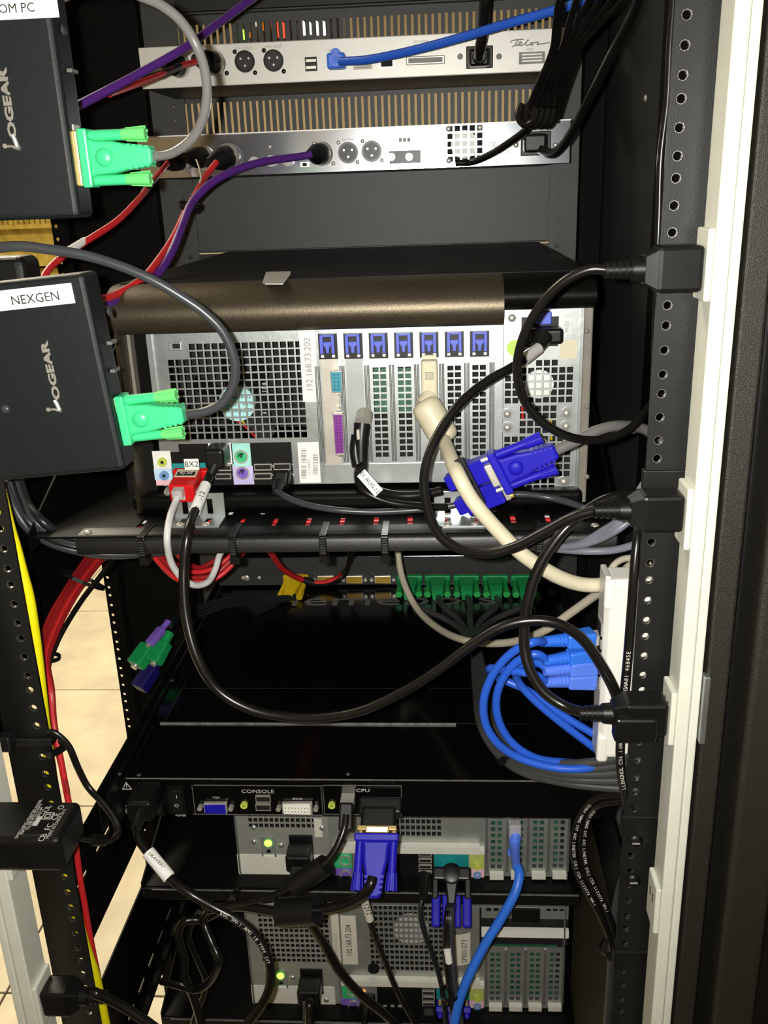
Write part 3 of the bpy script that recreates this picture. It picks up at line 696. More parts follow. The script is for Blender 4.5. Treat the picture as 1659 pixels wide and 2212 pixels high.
for x in (-.022, .4575): MB().prism([(yL, zS-.012), (yL, zS+.004), (.50, H-.165), (.585, H-.165), (.585, zS-.012)], (x, 0, 0), Y1, Z1, X1, .0015).build('gusset', 'shelf_black', SHF)
for px, py in ((190, 1150), (1285, 1135)): screw(SHF, PZ(px, py, -.3495), .0035, ax=(0, 0, 1))
# slotted L brackets standing on the shelf
def bracket(label, r, y):
    """vertical leg + foot, each with two long slots"""
    x0, x1, z0, z1 = rc(y, *r); t = thing('angle_bracket', label, 'bracket', ((x0+x1)/2, y, zS)); wd = x1-x0; z0 = zS+.0012
    xs = [x0]
    for c in (.24, .72): xs += [x0+wd*(c-.055), x0+wd*(c+.055)]
    xs += [x1]; hl = lambda i, j: i % 2 == 1 and j == 1
    MB().grid(xs, [z0, z0+.003, z1-.005, z1], hl, y, y+.0016).build('upright', 'galv_bright', t)
    b = MB().grid(xs, [y-.024, y-.018, y-.002, y], hl, zS+.0004, zS+.002); b.v = [V((v.x, v.z, v.y)) for v in b.v]; b.build('foot', 'galv_bright', t)
    for c in (.24, .72): screw(t, V((x0+wd*c, y-.020, zS+.002)), .0035, ax=(0, 0, 1))
bracket('zinc angle bracket on the shelf under the red adapter', (372, 1066, 484, 1105), .125)
bracket('zinc angle bracket on the shelf under the blue splitter plugs', (938, 1062, 1058, 1100), .118)
# =====================================================  CONNECTOR BUILDERS  =====================================================
def vga_plug(t, base, d, w, mh, mt, L=.044, dome=True, s=1., name='vga_plug', shell='gold'):
    d = V(d).normalized(); w = V(w).normalized(); n = d.cross(w).normalized(); base = V(base)
    if n.dot(CAM-base) < 0: n = -n
    o = MB().obox(base+d*(.003*s), w, n, d, .0335*s, .0155*s, .006*s).build(name, mh, t, bevel=.0012*s)
    MB().obox(base-d*.003, w, n, d, .0175*s, .0095*s, .006).build('metal_shell', shell, o, bevel=.001)
    b = MB()
    for e in (-1, 1): b.cyl(base+w*(e*.0127*s)-d*.006, base+w*(e*.0127*s), .0016*s, n=8)
    b.build('screw_tips', shell, o)
    pl = [(.005, -.0118), (.009, -.0098), (.020, -.0092), (.029, -.0072), (L/s, -.0054), (L/s, .0054), (.029, .0072), (.020, .0092), (.009, .0098), (.005, .0118)]
    MB().prism([(a*s, b_*s) for a, b_ in pl], base-n*(.0064*s), d, w, n, .0128*s).build('hood', mh, o, bevel=.0020*s)
    b = MB()
    for k in range(4): a = .0305+k*.0036; b.obox(base+d*(a*s), w, n, d, (2*(.0070-.0018*(a-.029)/(L/s-.029))+.0009)*s, .0136*s, .0019*s)
    b.build('strain_ribs', mh, o)
    if dome:
        MB().ring(base+d*(.015*s)+n*(.0062*s), n, .0066*s, .0058*s, .0009*s, 22).build('thumb_ring', mh, o, smooth=True); MB().dome(base+d*(.015*s)+n*(.0062*s), n, .0055*s, .0026*s, 20, 5).build('thumb_dome', mh, o, smooth=True)
    for e in (-1, 1):
        p = base+w*(e*.0127*s); k = MB().cyl(p+d*(.004*s), p+d*(.026*s), .0033*s, n=12).build('screw_sleeve', mh, o, smooth=True)
        b = MB().cyl(p+d*(.0255*s), p+d*(.040*s), .0034*s, .0041*s, n=12)
        for q in range(6): an = q*math.pi/3; b.cyl(p+d*(.028*s)+(w*math.cos(an)+n*math.sin(an))*(.0030*s), p+d*(.0405*s)+(w*math.cos(an)+n*math.sin(an))*(.0038*s), .0010*s, n=6)
        b.build('thumbscrew', mt, k, smooth=True)
    return o
def ac_plug(t, base, d, lb=.036, hz=.0255, hy=.022, rr=.0056, nr=5, lr=.019, m='plastic_black', up=Z1):
    """moulded mains plug: block, neck, ribbed strain relief; d points from the outlet to the cord"""
    d = V(d).normalized(); s_ = d.cross(up).normalized(); u = s_.cross(d).normalized(); base = V(base)
    o = MB().obox(base+d*(lb*.36), u, s_, d, hz, hy, lb*.72).build('plug', m, t, bevel=.0025)
    MB().obox(base+d*(lb*.80), u, s_, d, hz*.96, hy*.96, lb*.24, .62, .66).build('neck', m, o, bevel=.001)
    MB().cyl(base+d*lb*.9, base+d*(lb+.003), .0078, .0072, n=16).build('collar', m, o, smooth=True)
    b = MB().cyl(base+d*lb, base+d*(lb+lr), rr*.86, rr*.72, n=12)
    for k in range(nr): p = base+d*(lb+.003+k*(lr-.004)/(nr-1)); b.cyl(p-d*.0011, p+d*.0011, rr*(1.12-.05*k), n=12)
    b.build('strain_relief', m, o, smooth=True); return base+d*(lb+lr)
def rj45(t, base, d, m, s=1., up=Z1):
    d = V(d).normalized(); a = d.cross(up).normalized(); u = a.cross(d); base = V(base)
    MB().obox(base-d*.004, a, u, d, .0115, .008, .010).build('clear_plug', 'clear_plastic', t, bevel=.0006)
    o = MB().obox(base+d*.010*s, a, u, d, .0135*s, .0125*s, .020*s, .75, .8).build('boot', m, t, bevel=.0018)
    b = MB()
    for k in range(6): p = base+d*(.0215+k*.0026)*s; b.cyl(p-d*.0008, p+d*.0008, (.0048-.0002*k)*s, n=12)
    b.cyl(base+d*.019*s, base+d*.038*s, .0038*s, .0032*s, n=12); b.build('boot_ribs', m, o, smooth=True)
    return base+d*.038*s
def on_cable(t, s, q, r, i0, size, m='print_white', step=.62, flip=False, name='print'):
    """small jacket print that follows the cable on the side turned to the room (-y)"""
    p = spline(q, 14); L = [0]
    for i in range(1, len(p)): L.append(L[-1]+(p[i]-p[i-1]).length)
    b = MB(); x = L[-1]*i0
    for ch in s:
        if x >= L[-1]: break
        i = max(k for k in range(len(L)) if L[k] <= x); i = min(i, len(p)-2); tg = (p[i+1]-p[i]).normalized()*(-1 if flip else 1)
        c = p[i].lerp(p[i+1], (x-L[i])/max(1e-9, L[i+1]-L[i])); n = (CAM*1-c); n = V((0, -1, .35)); n = (n-tg*n.dot(tg)).normalized(); yd = n.cross(tg)
        if ch != ' ': b.text(ch, c+n*(r*1.02), size, tg, yd)
        x += size*step*(1)
    if b.f: b.build(name, m, t)
# =====================================================  KVM SWITCH (row of green plugs)  =====================================================
yK = .505; x0, x1, z0, z1 = rc(yK, 470, 1201, 1245, 1264)
KV = thing('kvm_switch', 'black video switch with a row of gold sockets and green plugs under the shelf', 'kvm switch', ((x0+x1)/2, yK, z0))
MB().box(x0, x1, yK, .598, z0, z1).build('case', 'gloss_black', KV, bevel=.001)
MB().box(x0, x1, yK-.0012, yK, z0+.002, z1-.001).build('rear_panel', 'side_gray', KV)
for px in (640, 704, 766, 827, 885, 945, 1007, 1069, 1131):
    c = P(px, 1250, yK-.001); dsub(KV, c, X1, Z1, .0195, .0095, 'gold_pins', name='vga_socket')
for k, px in enumerate((680, 743, 803)): MB().cyl(P(px, 1238, yK)-Y1*.002, P(px, 1238, yK), .0012, n=8).build('status_light', 'print_faint', KV)
for px in (525, 560): screw(KV, P(px, 1248, yK), .0035)
screw(KV, P(533, 1248, yK), .005, m='nickel', name='ground_post')
# =====================================================  CONSOLE DRAWER  =====================================================
yC = .085; zC = H-.585; xc0, xc1 = .0165, .468; zCb = P(550, 1762, yC).z
CO = thing('console_drawer', 'wide black keyboard-monitor drawer with labeled CONSOLE and CPU ports', 'console drawer', (.24, .34, zCb))
MB().box(xc0, xc1, yC, .598, zCb, zC-.0015).build('chassis', 'gloss_black', CO, bevel=.0008)
MB().box(xc0+.012, xc1-.004, yC-.0008, .172, zC-.0015, zC+.0004).build('lid_rear', 'gloss_black', CO, bevel=.0009)
MB().box(xc0+.022, .40, .1735, .24, zC-.0015, zC+.0022).build('lid_middle', 'gloss_black', CO, bevel=.0012)
MB().box(xc0+.022, .43, .2415, .598, zC-.0015, zC+.0004).build('lid_front', 'gloss_black', CO, bevel=.0009)
for x in (xc0-.006, xc0+.004): MB().box(x, x+.0018, .06, .598, zCb, zC+.002).build('slide_rail', 'rail_black', CO)
for x in (xc1+.002, xc1+.010): MB().box(x, x+.0018, .06, .598, zCb, zC+.002).build('slide_rail', 'rail_black', CO)
MB().text('iemebois', PZ(850, 1297, -.5845)+Z1*.0003, .046, X1, Y1, 1.62).build('lid_lettering', 'print_faint', CO)
for px, py in ((258, 1672), (300, 1674), (752, 1672), (372, 1470)): screw(CO, PZ(px, py, -.5835), .0022, ax=(0, 0, 1), m='cable_slate')
screw(CO, P(245, 1727, yC), .002)
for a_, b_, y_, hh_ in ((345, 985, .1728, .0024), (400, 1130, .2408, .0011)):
    py_ = 1567 if y_ < .2 else 1490; MB().box(PZ(a_, py_, -.585).x, PZ(b_, py_, -.585).x, y_-.0004, y_+.0004, zC-.001, zC+hh_).build('glint_strip', 'edge_glint', CO)  # added thin strips: the bright glint on the lid creases, painted as color
MB().box(xc0+.013, .44, yC-.0013, yC-.0006, zC-.0004, zC+.0006).build('glint_strip', 'edge_glint', CO)  # painted highlight along the rear edge of the lid
def cbox(r, m, y0=-.001, y1=.001, nm='panel_piece', par=None, bev=0): return MB().pb(yC, r, y0, y1).build(nm, m, par or CO, bevel=bev)
j = cbox((297, 1694, 352, 1760), 'plastic_black', nm='power_inlet', y0=-.002); cbox((302, 1700, 347, 1752), 'dark_hole', -.0025, 0, 'well', j)
j = cbox((364, 1696, 400, 1757), 'plastic_black', nm='power_switch', y0=-.0015); cbox((372, 1703, 395, 1748), 'rubber_black', -.0035, 0, 'rocker', j, .0008)
lettering(CO, 'I', 384, 1716, yC, 9, 'print_white', off=.0038, parent=j); lettering(CO, 'O', 384, 1735, yC, 9, 'print_white', off=.0038, parent=j)
lettering(CO, 'POWER', 391, 1761, yC, 5, 'print_white')
for px, py in ((274, 1698), (281, 1735)):
    p = P(px, py, yC)-Y1*.0006; r = .0042; b = MB(); v = [V((-r, 0, -r*.7)), V((r, 0, -r*.7)), V((0, 0, r))]
    for i in range(3): b.cyl(p+v[i], p+v[(i+1) % 3], .0004, n=6)
    b.cyl(p+V((0, 0, -.001)), p+V((0, 0, .0022)), .0004, n=6); b.build('warning_mark', 'print_white', CO)
lettering(CO, '100-240V', 290, 1718, yC, 5, 'print_white', x=-Z1, y=X1)
screw(CO, P(278, 1752, yC), .0034, name='ground_screw')
def outline(r):
    a, b_, c_, e = r; b = MB()
    for q in ((a, b_, c_, b_+1.2), (a, e-1.2, c_, e), (a, b_, a+1.2, e), (c_-1.2, b_, c_, e)): b.pb(yC, q, -.0005, .0002)
    b.build('printed_frame', 'print_faint', CO)
outline((418, 1696, 696, 1760)); outline((699, 1696, 868, 1760))
lettering(CO, 'CONSOLE', 557, 1709, yC, 9, 'print_white', sx=1.3); lettering(CO, 'CPU', 784, 1707, yC, 9, 'print_white', sx=1.3)
for s_, px, py in (('VGA', 467, 1722), ('DVI-D', 643, 1725), ('DVI-I', 820, 1725), ('USB', 750, 1721)): lettering(CO, s_, px, py, yC, 5, 'print_white', sx=1.2)
dsub(CO, P(467, 1741, yC), X1, Z1, .019, .0095, 'blue_vga', name='vga_socket'); dsub(CO, P(643, 1742, yC), X1, Z1, .0245, .0105, 'white_plastic', name='dvi_socket'); dsub(CO, P(820, 1742, yC), X1, Z1, .0245, .0105, 'white_plastic', name='dvi_socket', posts=False)
for px in (528, 717): o = MB().ring(P(px, 1737, yC)-Y1*.003, Y1, .0033, .0015, .004, 14).build('audio_jack', 'lime', CO, smooth=True)
for py in (1724, 1742): usb((553, py-7, 585, py+7), CO, yC)
usb((737, 1726, 764, 1740), CO, yC)
# side bracket rails of the drawer and of the shelf below (long slots let the floor show)
def side_rail(label, x, y0, y1, z0, z1, slot_z, n):
    t = thing('support_rail', label, 'support rail', (x, (y0+y1)/2, z0), 'slotted support rails')
    L = (y1-y0-.04)/n; ys = [y0]
    for k in range(n): ys += [y0+.02+k*L, y0+.02+k*L+L*.62]
    ys += [y1]; zs = [z0, slot_z-.0022, slot_z+.0022, z1]
    b = MB().grid(ys, zs, lambda i, j: j == 1 and i % 2 == 1, 0, .0016); b.v = [V((x+v.y, v.x, v.z)) for v in b.v]; b.build('rail_plate', 'shelf_black', t)
    MB().box(x, x+.014, y0, y1, z0, z0+.0016).build('rail_foot', 'shelf_black', t); return t
side_rail('slotted black support rail at the left below the console drawer', -.0115, .004, .594, H-.7135, H-.626, H-.668, 9)
side_rail('slotted black support rail at the left below the lower shelf', -.0115, .004, .594, H-.900, H-.790, H-.886, 16)
side_rail('slotted black support rail at the right below the console drawer', .470, .004, .594, H-.72, H-.635, H-.668, 9)
# =====================================================  LOWER SHELF AND COMPUTERS  =====================================================
def low_shelf(label, z):
    t = thing('rack_shelf', label, 'shelf', (.23, .35, z-.012)); y = .150
    MB().box(.002, .4525, y, .59, z-.0016, z).build('tray', 'shelf_black', t)
    MB().prism([(y-.002, z-.002), (y-.002, z-.016), (y+.003, z-.016), (y+.006, z)], (.002, 0, 0), Y1, Z1, X1, .4505).build('lip', 'rail_black', t, bevel=.0008)
    MB().box(.012, .4515, y-.0026, y-.0018, z-.0032, z-.0020).build('glint_strip', 'edge_glint', t)  # pale strip painting the light caught by the shelf lip
    for x in (.0005, .4525): MB().prism([(y, z-.014), (y, z+.004), (.50, z+.10), (.59, z+.10), (.59, z-.014)], (x, 0, 0), Y1, Z1, X1, .0015).build('gusset', 'shelf_black', t)
    return t
zL1 = P(800, 1913, .155).z
low_shelf('black shelf under the upper of the two small silver computers', zL1)
low_shelf('black shelf under the lowest silver computer', zL1-.1778)
yQ = .170
def low_pc(label, dz, top, src):
    z_b = zL1-.1778+.001+dz; t = thing('desktop_computer', label, 'computer', (.27, .36, z_b), 'silver desktop computers')
    def W(r): x0, x1, z0, z1 = rc(yQ, *r); return x0, x1, z0+dz, z1+dz
    def bx(r, m, y0=-.001, y1=.001, nm='rear_piece', par=None, bev=0):
        x0, x1, z0, z1 = W(r)
        if z1 > top: z1 = top-.0005
        if z0 >= z1: return None
        return MB().box(x0, x1, yQ+y0, yQ+y1, z0, z1).build(nm, m, par or t, bevel=bev)
    def PP(px, py): p = P(px, py, yQ); return V((p.x, p.y, p.z+dz))
    def g(r, nx, nz, fill=.72):
        x0, x1, z0, z1 = W(r); L = []
        for i in range(nx):
            for j in range(nz):
                e = .5-fill/2; h = (x0+(x1-x0)*(i+e)/nx, x0+(x1-x0)*(i+1-e)/nx, z0+(z1-z0)*(j+e)/nz, z0+(z1-z0)*(j+1-e)/nz)
                if h[3] < top-.004: L.append(h)
        return L
    xl, xr, zlo, zhi = .1015, .4425, z_b, top
    xs1, xs2 = PP(728, 2080).x, PP(1036, 2080).x
    MB().box(xl+.001, xr-.001, yQ+.05, .59, z_b, top).build('case', 'galv_dark', t)
    for (a, b_, c_, e) in ((xl, xl+.0015, z_b, top), (xr-.0015, xr, z_b, top)): MB().box(a, b_, yQ-.004, yQ+.05, c_, e).build('case_side', 'galv', t)
    MB().box(xl, xr, yQ+.002, yQ+.05, z_b, z_b+.001).build('case_floor', 'galv', t)
    MB().box(xl, xr, yQ-.006, yQ+.05, top-.0012, top).build('case_top', 'galv_dark', t, bevel=.0005)
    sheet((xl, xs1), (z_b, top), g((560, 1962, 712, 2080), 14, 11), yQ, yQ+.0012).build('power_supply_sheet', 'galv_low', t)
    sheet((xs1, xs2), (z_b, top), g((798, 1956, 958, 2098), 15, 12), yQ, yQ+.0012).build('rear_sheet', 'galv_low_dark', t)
    SL = []
    for px in (1070, 1113, 1155, 1197): SL += g((px-13, 2056, px+13, 2163), 2, 9, .66)
    zsl = PP(1100, 2046).z
    sheet((xs2, xr), (z_b, zsl), SL, yQ, yQ+.0012).build('slot_sheet', 'galv_low_dark', t)
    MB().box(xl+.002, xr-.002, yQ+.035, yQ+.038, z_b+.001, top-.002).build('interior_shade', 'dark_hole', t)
    MB().box(xs2+.004, xr-.006, yQ+.012, yQ+.014, PP(1100, 2165).z, PP(1100, 2058).z).build('circuit_board', 'pcb', t)
    o = MB().cyl(PP(888, 2022)+Y1*.008, PP(888, 2022)+Y1*.012, .0195, n=26); 
    if PP(888, 2022).z+.019 < top: o.build('fan_hub', 'fan_silver', t, smooth=True)
    # slot ribs and feet
    for px in (1050, 1092, 1134, 1176, 1216):
        p = PP(px, 2110); MB().box(p.x-.0012, p.x+.0012, yQ-.002, yQ, PP(px, 2166).z, min(zsl, PP(px, 2050).z)).build('slot_rib', 'galv', t)
    for px in (1070, 1113, 1155, 1197): bx((px-14, 2166, px+14, 2175), 'alu_bright', -.006, .0005, 'slot_foot')
    # drive bay strip
    if PP(1100, 1960).z < top:
        bx((1040, 1950, 1228, 1983), 'galv_dark', -.001, .001, 'bay_cover'); bx((1105, 1958, 1166, 1988), 'plastic_black', -.004, 0, 'bay_latch', bev=.001)
        for k in range(3): bx((1050+k*16, 1958, 1061+k*16, 1966), 'dark_hole', -.0014, 0, 'vent_hole'); bx((1180+k*14, 1958, 1190+k*14, 1966), 'dark_hole', -.0014, 0, 'vent_hole')
    if PP(1100, 2014).z < top: bx((1040, 2006, 1228, 2021), 'white_plastic', -.003, .002, 'bay_bar'); bx((1040, 1983, 1228, 2046), 'dark_hole', .004, .006, 'bay_void')
    # top bar and port plate
    bx((744, 2109, 1036, 2113), 'alu_bright', -.008, .001, 'ledge'); bx((738, 2115, 1046, 2124), 'alu_bright', -.006, .001, 'port_bar', bev=.0005); bx((738, 2181, 1046, 2186), 'alu_bright', -.005, .001, 'port_bar')
    for r, m in (((740, 2124, 777, 2156), 'ps2_green'), ((738, 2156, 777, 2183), 'ps2_purple'), ((777, 2124, 815, 2182), 'galv_dark'), ((815, 2124, 908, 2182), 'plastic_black'), ((908, 2124, 943, 2182), 'plastic_black'), ((943, 2124, 1014, 2158), 'teal'), ((943, 2158, 1014, 2182), 'blue_vga'), ((1014, 2124, 1045, 2160), 'lime_plate'), ((1014, 2160, 1045, 2182), 'plate_pink')):
        bx(r, m, -.0009, .0004, 'port_plate')
    for px, py, m in ((763, 2140, 'ps2_green'), (764, 2168, 'ps2_purple')):
        p = PP(px, py); o = MB().ring(p-Y1*.003, Y1, .0064, .005, .004, 18).build('round_port', 'nickel', t, smooth=True); MB().cyl(p-Y1*.0016, p, .005, n=16).build('insert', m, o)
    for py in (2130, 2142, 2154, 2166): u = bx((912, py-3.5, 939, py+4), 'nickel', -.002, 0, 'usb_port'); bx((914, py-2, 937, py+2), 'dark_hole', -.0024, -.0018, 'opening', u)
    for px, py, m in ((1031, 2154, 'lime'), (1031, 2171, 'jack_blue')):
        p = PP(px, py); MB().ring(p-Y1*.003, Y1, .0042, .0018, .004, 16).build('audio_jack', m, t, smooth=True)
    b = MB()
    for k in range(5): p = PP(832+k*8, 2172+(k % 2)*2); b.box(p.x-.002, p.x+.002, yQ-.002, yQ, p.z-.001, p.z+.001)
    b.build('pin_row', 'nickel', t)
    # power-supply details
    p = PP(606, 2107); o = MB().box(p.x-.0075, p.x+.0075, yQ-.0006, yQ+.0004, p.z-.017, p.z+.008).build('indicator_plate', 'galv_dark', t); MB().dome(p-Y1*.0004, (0, -1, 0), .0042, .003).build('power_light', 'led_green', o, smooth=True)
    MB().cyl(p-Z1*.010-Y1*.001, p-Z1*.010, .0022, n=10).build('test_button', 'plastic_black', o); MB().box(p.x-.006, p.x+.006, yQ-.002, yQ, p.z-.0165, p.z-.0145).build('tab', 'white_plastic', o)
    j = bx((650, 2092, 698, 2145), 'plastic_black', -.002, .001, 'power_inlet', bev=.001)
    for px, py in ((577, 2105), (632, 2112), (577, 2078), (705, 2160), (716, 2080)):
        p = PP(px, py)
        if p.z < top-.004: screw(t, p, .0034, m='galv_bright')
    p = PP(807, 2090)
    if p.z < top: MB().cyl(p-Y1*.003, p, .0062, n=18).build('thumb_knob', 'plastic_black', t, smooth=True)
    bx((545, 2130, 724, 2180), 'alu_bright', -.0006, .0002, 'bottom_plate')
    return t, bx, PP
A_pc, bxA, PPA = low_pc('upper small silver computer under the console drawer, blue cable in its slot', .1778, zCb-.003, None)
B_pc, bxB, PPB = low_pc('lowest silver computer at the bottom with an address label', 0., P(800, 1946, yQ).z, None)
k = bxB((738, 1978, 771, 2082), 'paper_dull', -.0007, 0, 'ip_label'); lettering(B_pc, '192.168.73.204', 754, 2031, yQ-.0007, 13, 'ink', x=Z1, y=-X1, parent=k, sx=.8)
k = bxB((718, 1971, 734, 2083), 'paper_dull', -.0007, 0, 'serial_strip'); lettering(B_pc, 'C 0001 0192 1X', 726, 2040, yQ-.0007, 7, 'ink_gray', x=Z1, y=-X1, parent=k)
c = PPB(995, 2048); b = MB(); ar = []
for k in range(9): a = (k-4)/4*.8; ar.append((.0105*math.sin(a)/.72, -.006*math.cos(a)))
b.prism([(u*1.0, 0) for u, v in ar] + [], c, X1, Z1, Y1, .0) if False else None
vs = []; 
for zz_ in (-.021, .021):
    for u, v in ar: vs.append(c+V((u, v+.003, zz_+u*.18)))
b = MB().add(vs, [(i, i+1, 9+i+1, 9+i) for i in range(8)]); o = b.build('curled_label', 'paper_dull', B_pc); sm = o.modifiers.new('s', 'SOLIDIFY'); sm.thickness = .0004
MB().text('SP001273', c+V((.004, -.0042, 0)), .008, Z1, -X1).build('lettering', 'ink', B_pc)
bxA((700, 2078-16, 716, 2098-2), 'paper_dull', -.0007, 0, 'small_label')
# =====================================================  LEFT SIDE: EXTENDER BOXES, ADAPTERS  =====================================================
def extender(label, br, up, W_, Hh, T_, texts):
    up = V(up).normalized(); ri = up.cross(Y1)*-1; ri = Y1.cross(up).normalized()
    c = br - ri*(W_/2) + up*(Hh/2) + Y1*(T_/2)
    t = thing('video_extender', label, 'extender box', br - ri*(W_/2), 'video extender boxes')
    MB().obox(c, ri, up, Y1, W_, Hh, T_).build('case', 'box_dark', t, bevel=.0035)
    for s_, cc, w_, h_, sz in texts:
        o = MB().obox(br - ri*(W_-cc[0]) + up*cc[1] - Y1*.0003, ri, up, Y1, w_, h_, .0008).build('name_label', 'paper', t)
        MB().text(s_, br - ri*(W_-cc[0]) + up*cc[1] - Y1*.0009 + ri*cc[2], sz, ri, up).build('lettering', 'ink', o)
    return t, ri, up, c
W_, Hh, T_ = .0875, .1285, .026
br1 = P(172, 471, -.03); e1, ri1, up1, c1 = extender('black video extender box at the top left labeled ROOM PC', br1, (0, 0, 1), W_, Hh, T_, [])
br2 = P(270, 1016, -.03); e2, ri2, up2, c2 = extender('black video extender box labeled NEXGEN at the left', br2, (-.076, 0, 1), W_, Hh, T_, [])
def ontobox(t, ri, up, poly_px, s_, txt_px, hpx, m='paper'):
    ps = [P(px, py, -.0304) for px, py in poly_px]; c = sum(ps, V())/4; wd = ((ps[1]-ps[0]).length+(ps[2]-ps[3]).length)/2; hh = ((ps[3]-ps[0]).length+(ps[2]-ps[1]).length)/2
    o = MB().obox(c, ri, up, Y1, wd, hh, .0006).build('name_label', m, t); p = P(*txt_px, -.0308)
    MB().text(s_, p, hpx*mpp(p)*1.38, ri, up, 1.0).build('lettering', 'ink', o)
ontobox(e1, ri1, up1, [(-130, -22), (121, -34), (126, 37), (-124, 50)], 'NEWSROOM PC', (-18, 21), 19)
ontobox(e2, ri2, up2, [(-110, 630), (157, 621), (163, 664), (-104, 674)], 'NEXGEN', (76, 645), 20)
for t, ri, up, a, b_ in ((e1, ri1, up1, (8, 168), (33, 312)), (e2, ri2, up2, (103, 748), (124, 880))):
    p0 = P(*a, -.0304); p1 = P(*b_, -.0304); c = (p0+p1)/2
    MB().text('OGEAR', c+up*.004-Y1*.0004, .0066, up, -ri, 1.7, bold=.05).build('logo', 'silver_logo', t)
    q = p1-up*.001-Y1*.0004; b = MB().tube([q+up*.006-ri*.0006, q+up*.003+ri*.0005, q-up*.0005+ri*.0012, q-up*.0012+ri*.0024], .0015, 8, 5); b.cyl(q-ri*.0060+up*.0003, q-ri*.0060+up*.0003-Y1*.0008, .0014, n=12); b.tube([q-ri*.005, q-ri*.002, q+ri*.0002-up*.0012], .0008, 6, 4); b.build('logo', 'silver_logo', t)
screw(e2, P(12, 884, -.030), .003, m='cable_slate')
for (t, px, py, br, ri, up, zpx) in ((e1, 143, 68, br1, ri1, up1, None), (e2, 235, 673, br2, ri2, up2, None)):
    p = PX(px, py, br.x+.0005) if t is e1 else P(px, py, -.017); p = V((p.x, -.017, p.z)); screw(t, p + ri*.0, .0032, ax=ri, m='cable_slate')
for t, py0, py1, px_ in ((e1, 270, 290, 162), (e1, 150, 158, 158), (e2, 735, 742, 243), (e2, 795, 802, 250)):
    p = P(px_, (py0+py1)/2, -.017); MB().box(p.x-.002, p.x+.0012, -.022, -.012, P(px_, py1, -.017).z, P(px_, py0, -.017).z).build('side_marking', 'print_faint' if t is e2 or py0 < 200 else 'fan_silver', t)
# plate that carries both boxes, screwed to the left rail
t = thing('mounting_plate', 'black plate on the left rail that carries both extender boxes', 'mounting plate', (.03, -.002, br2.z))
MB().box(-.026, .07, -.0039, -.0002, br2.z+.02, br2.z+.11).build('plate', 'black_paint', t); MB().box(-.026, .07, -.0039, -.0002, br1.z+.02, br1.z+.11).build('plate', 'black_paint', t)
# wall-wart adapter with printed ratings, plugged into the lower-left outlet strip
AD = thing('power_adapter', 'black plug-in power adapter with white rating print at the lower left', 'power adapter', P(60, 1885, -.06))
zt_ = P(65, 1812, -.086).z; zb_ = P(65, 1886, -.086).z; xr_ = P(131, 1840, -.086).x; yb_ = PZ(110, 1727, zt_-H).y
MB().box(-.055, xr_, -.086, yb_, zb_, zt_).build('case', 'plastic_black', AD, bevel=.005)
lu = V((-.42, -.9, 0)).normalized()
def ad_text(s_, px, py, size, m='print_white', sx=1.): MB().text(s_, PZ(px, py, zt_-H)+Z1*.0002, size, -Y1 if False else V((0, 1, 0)), V((-1, 0, 0)), sx).build('rating_print', m, AD)
ad_text('SWITCHING ADAPTER MODEL', 63, 1768, .0032); ad_text('INPUT 100-240V 50-60Hz', 68, 1769, .0032); ad_text('OUTPUT 5V 2.6A', 75, 1768, .0034); ad_text('LPS  LEVEL V', 82, 1765, .0034)
MB().box(PZ(80, 1775, zt_-H).x-.0016, PZ(80, 1775, zt_-H).x+.0018, PZ(80, 1784, zt_-H).y, PZ(80, 1764, zt_-H).y, zt_, zt_+.0002).build('rating_print', 'print_white', AD)
ad_text('CB  FC  CE  O', 112, 1778, .0066); ad_text('MADE IN CHINA 0611', 122, 1779, .0034); ad_text('UL', 103, 1747, .0062)
p = PZ(103, 1763, zt_-H)+Z1*.0002; b = MB()
for r in (.0035, .0018):
    for e in (-1, 1): b.box(p.x-r, p.x+r, p.y+e*r-.0003, p.y+e*r+.0003, p.z, p.z+.0002); b.box(p.x+e*r-.0003, p.x+e*r+.0003, p.y-r, p.y+r, p.z, p.z+.0002)
b.build('double_square_mark', 'print_white', AD)
# two more adapters further left, half out of the picture
t = thing('power_adapter', 'black adapter with white print behind the left rail, cut by the picture edge', 'power adapter', P(-10, 1560, .03))
MB().obox(P(-48, 1455, .05), V((.93, -.1, .36)).normalized(), V((-.36, 0, .93)).normalized(), Y1, .062, .05, .04).build('case', 'plastic_black', t, bevel=.004)
for k, s_ in enumerate(('ADAPTOR', 'AC IN 120V', 'OUT 12V 1A', 'CE FC')): MB().text(s_, P(-6+k*9, 1440+k*12, .028), .008, V((.45, 0, .9)).normalized(), V((-.9, 0, .45)).normalized()).build('rating_print', 'print_white', t)
t = thing('power_adapter', 'black rounded adapter standing above the NEXGEN box', 'power adapter', P(15, 640, .02))
b = MB(); q = P(10, 580, .02); MB().box(q.x-.05, P(52, 580, .02).x, .02, .05, q.z-.03, P(25, 555, .02).z).build('case', 'plastic_black', t, bevel=.006)
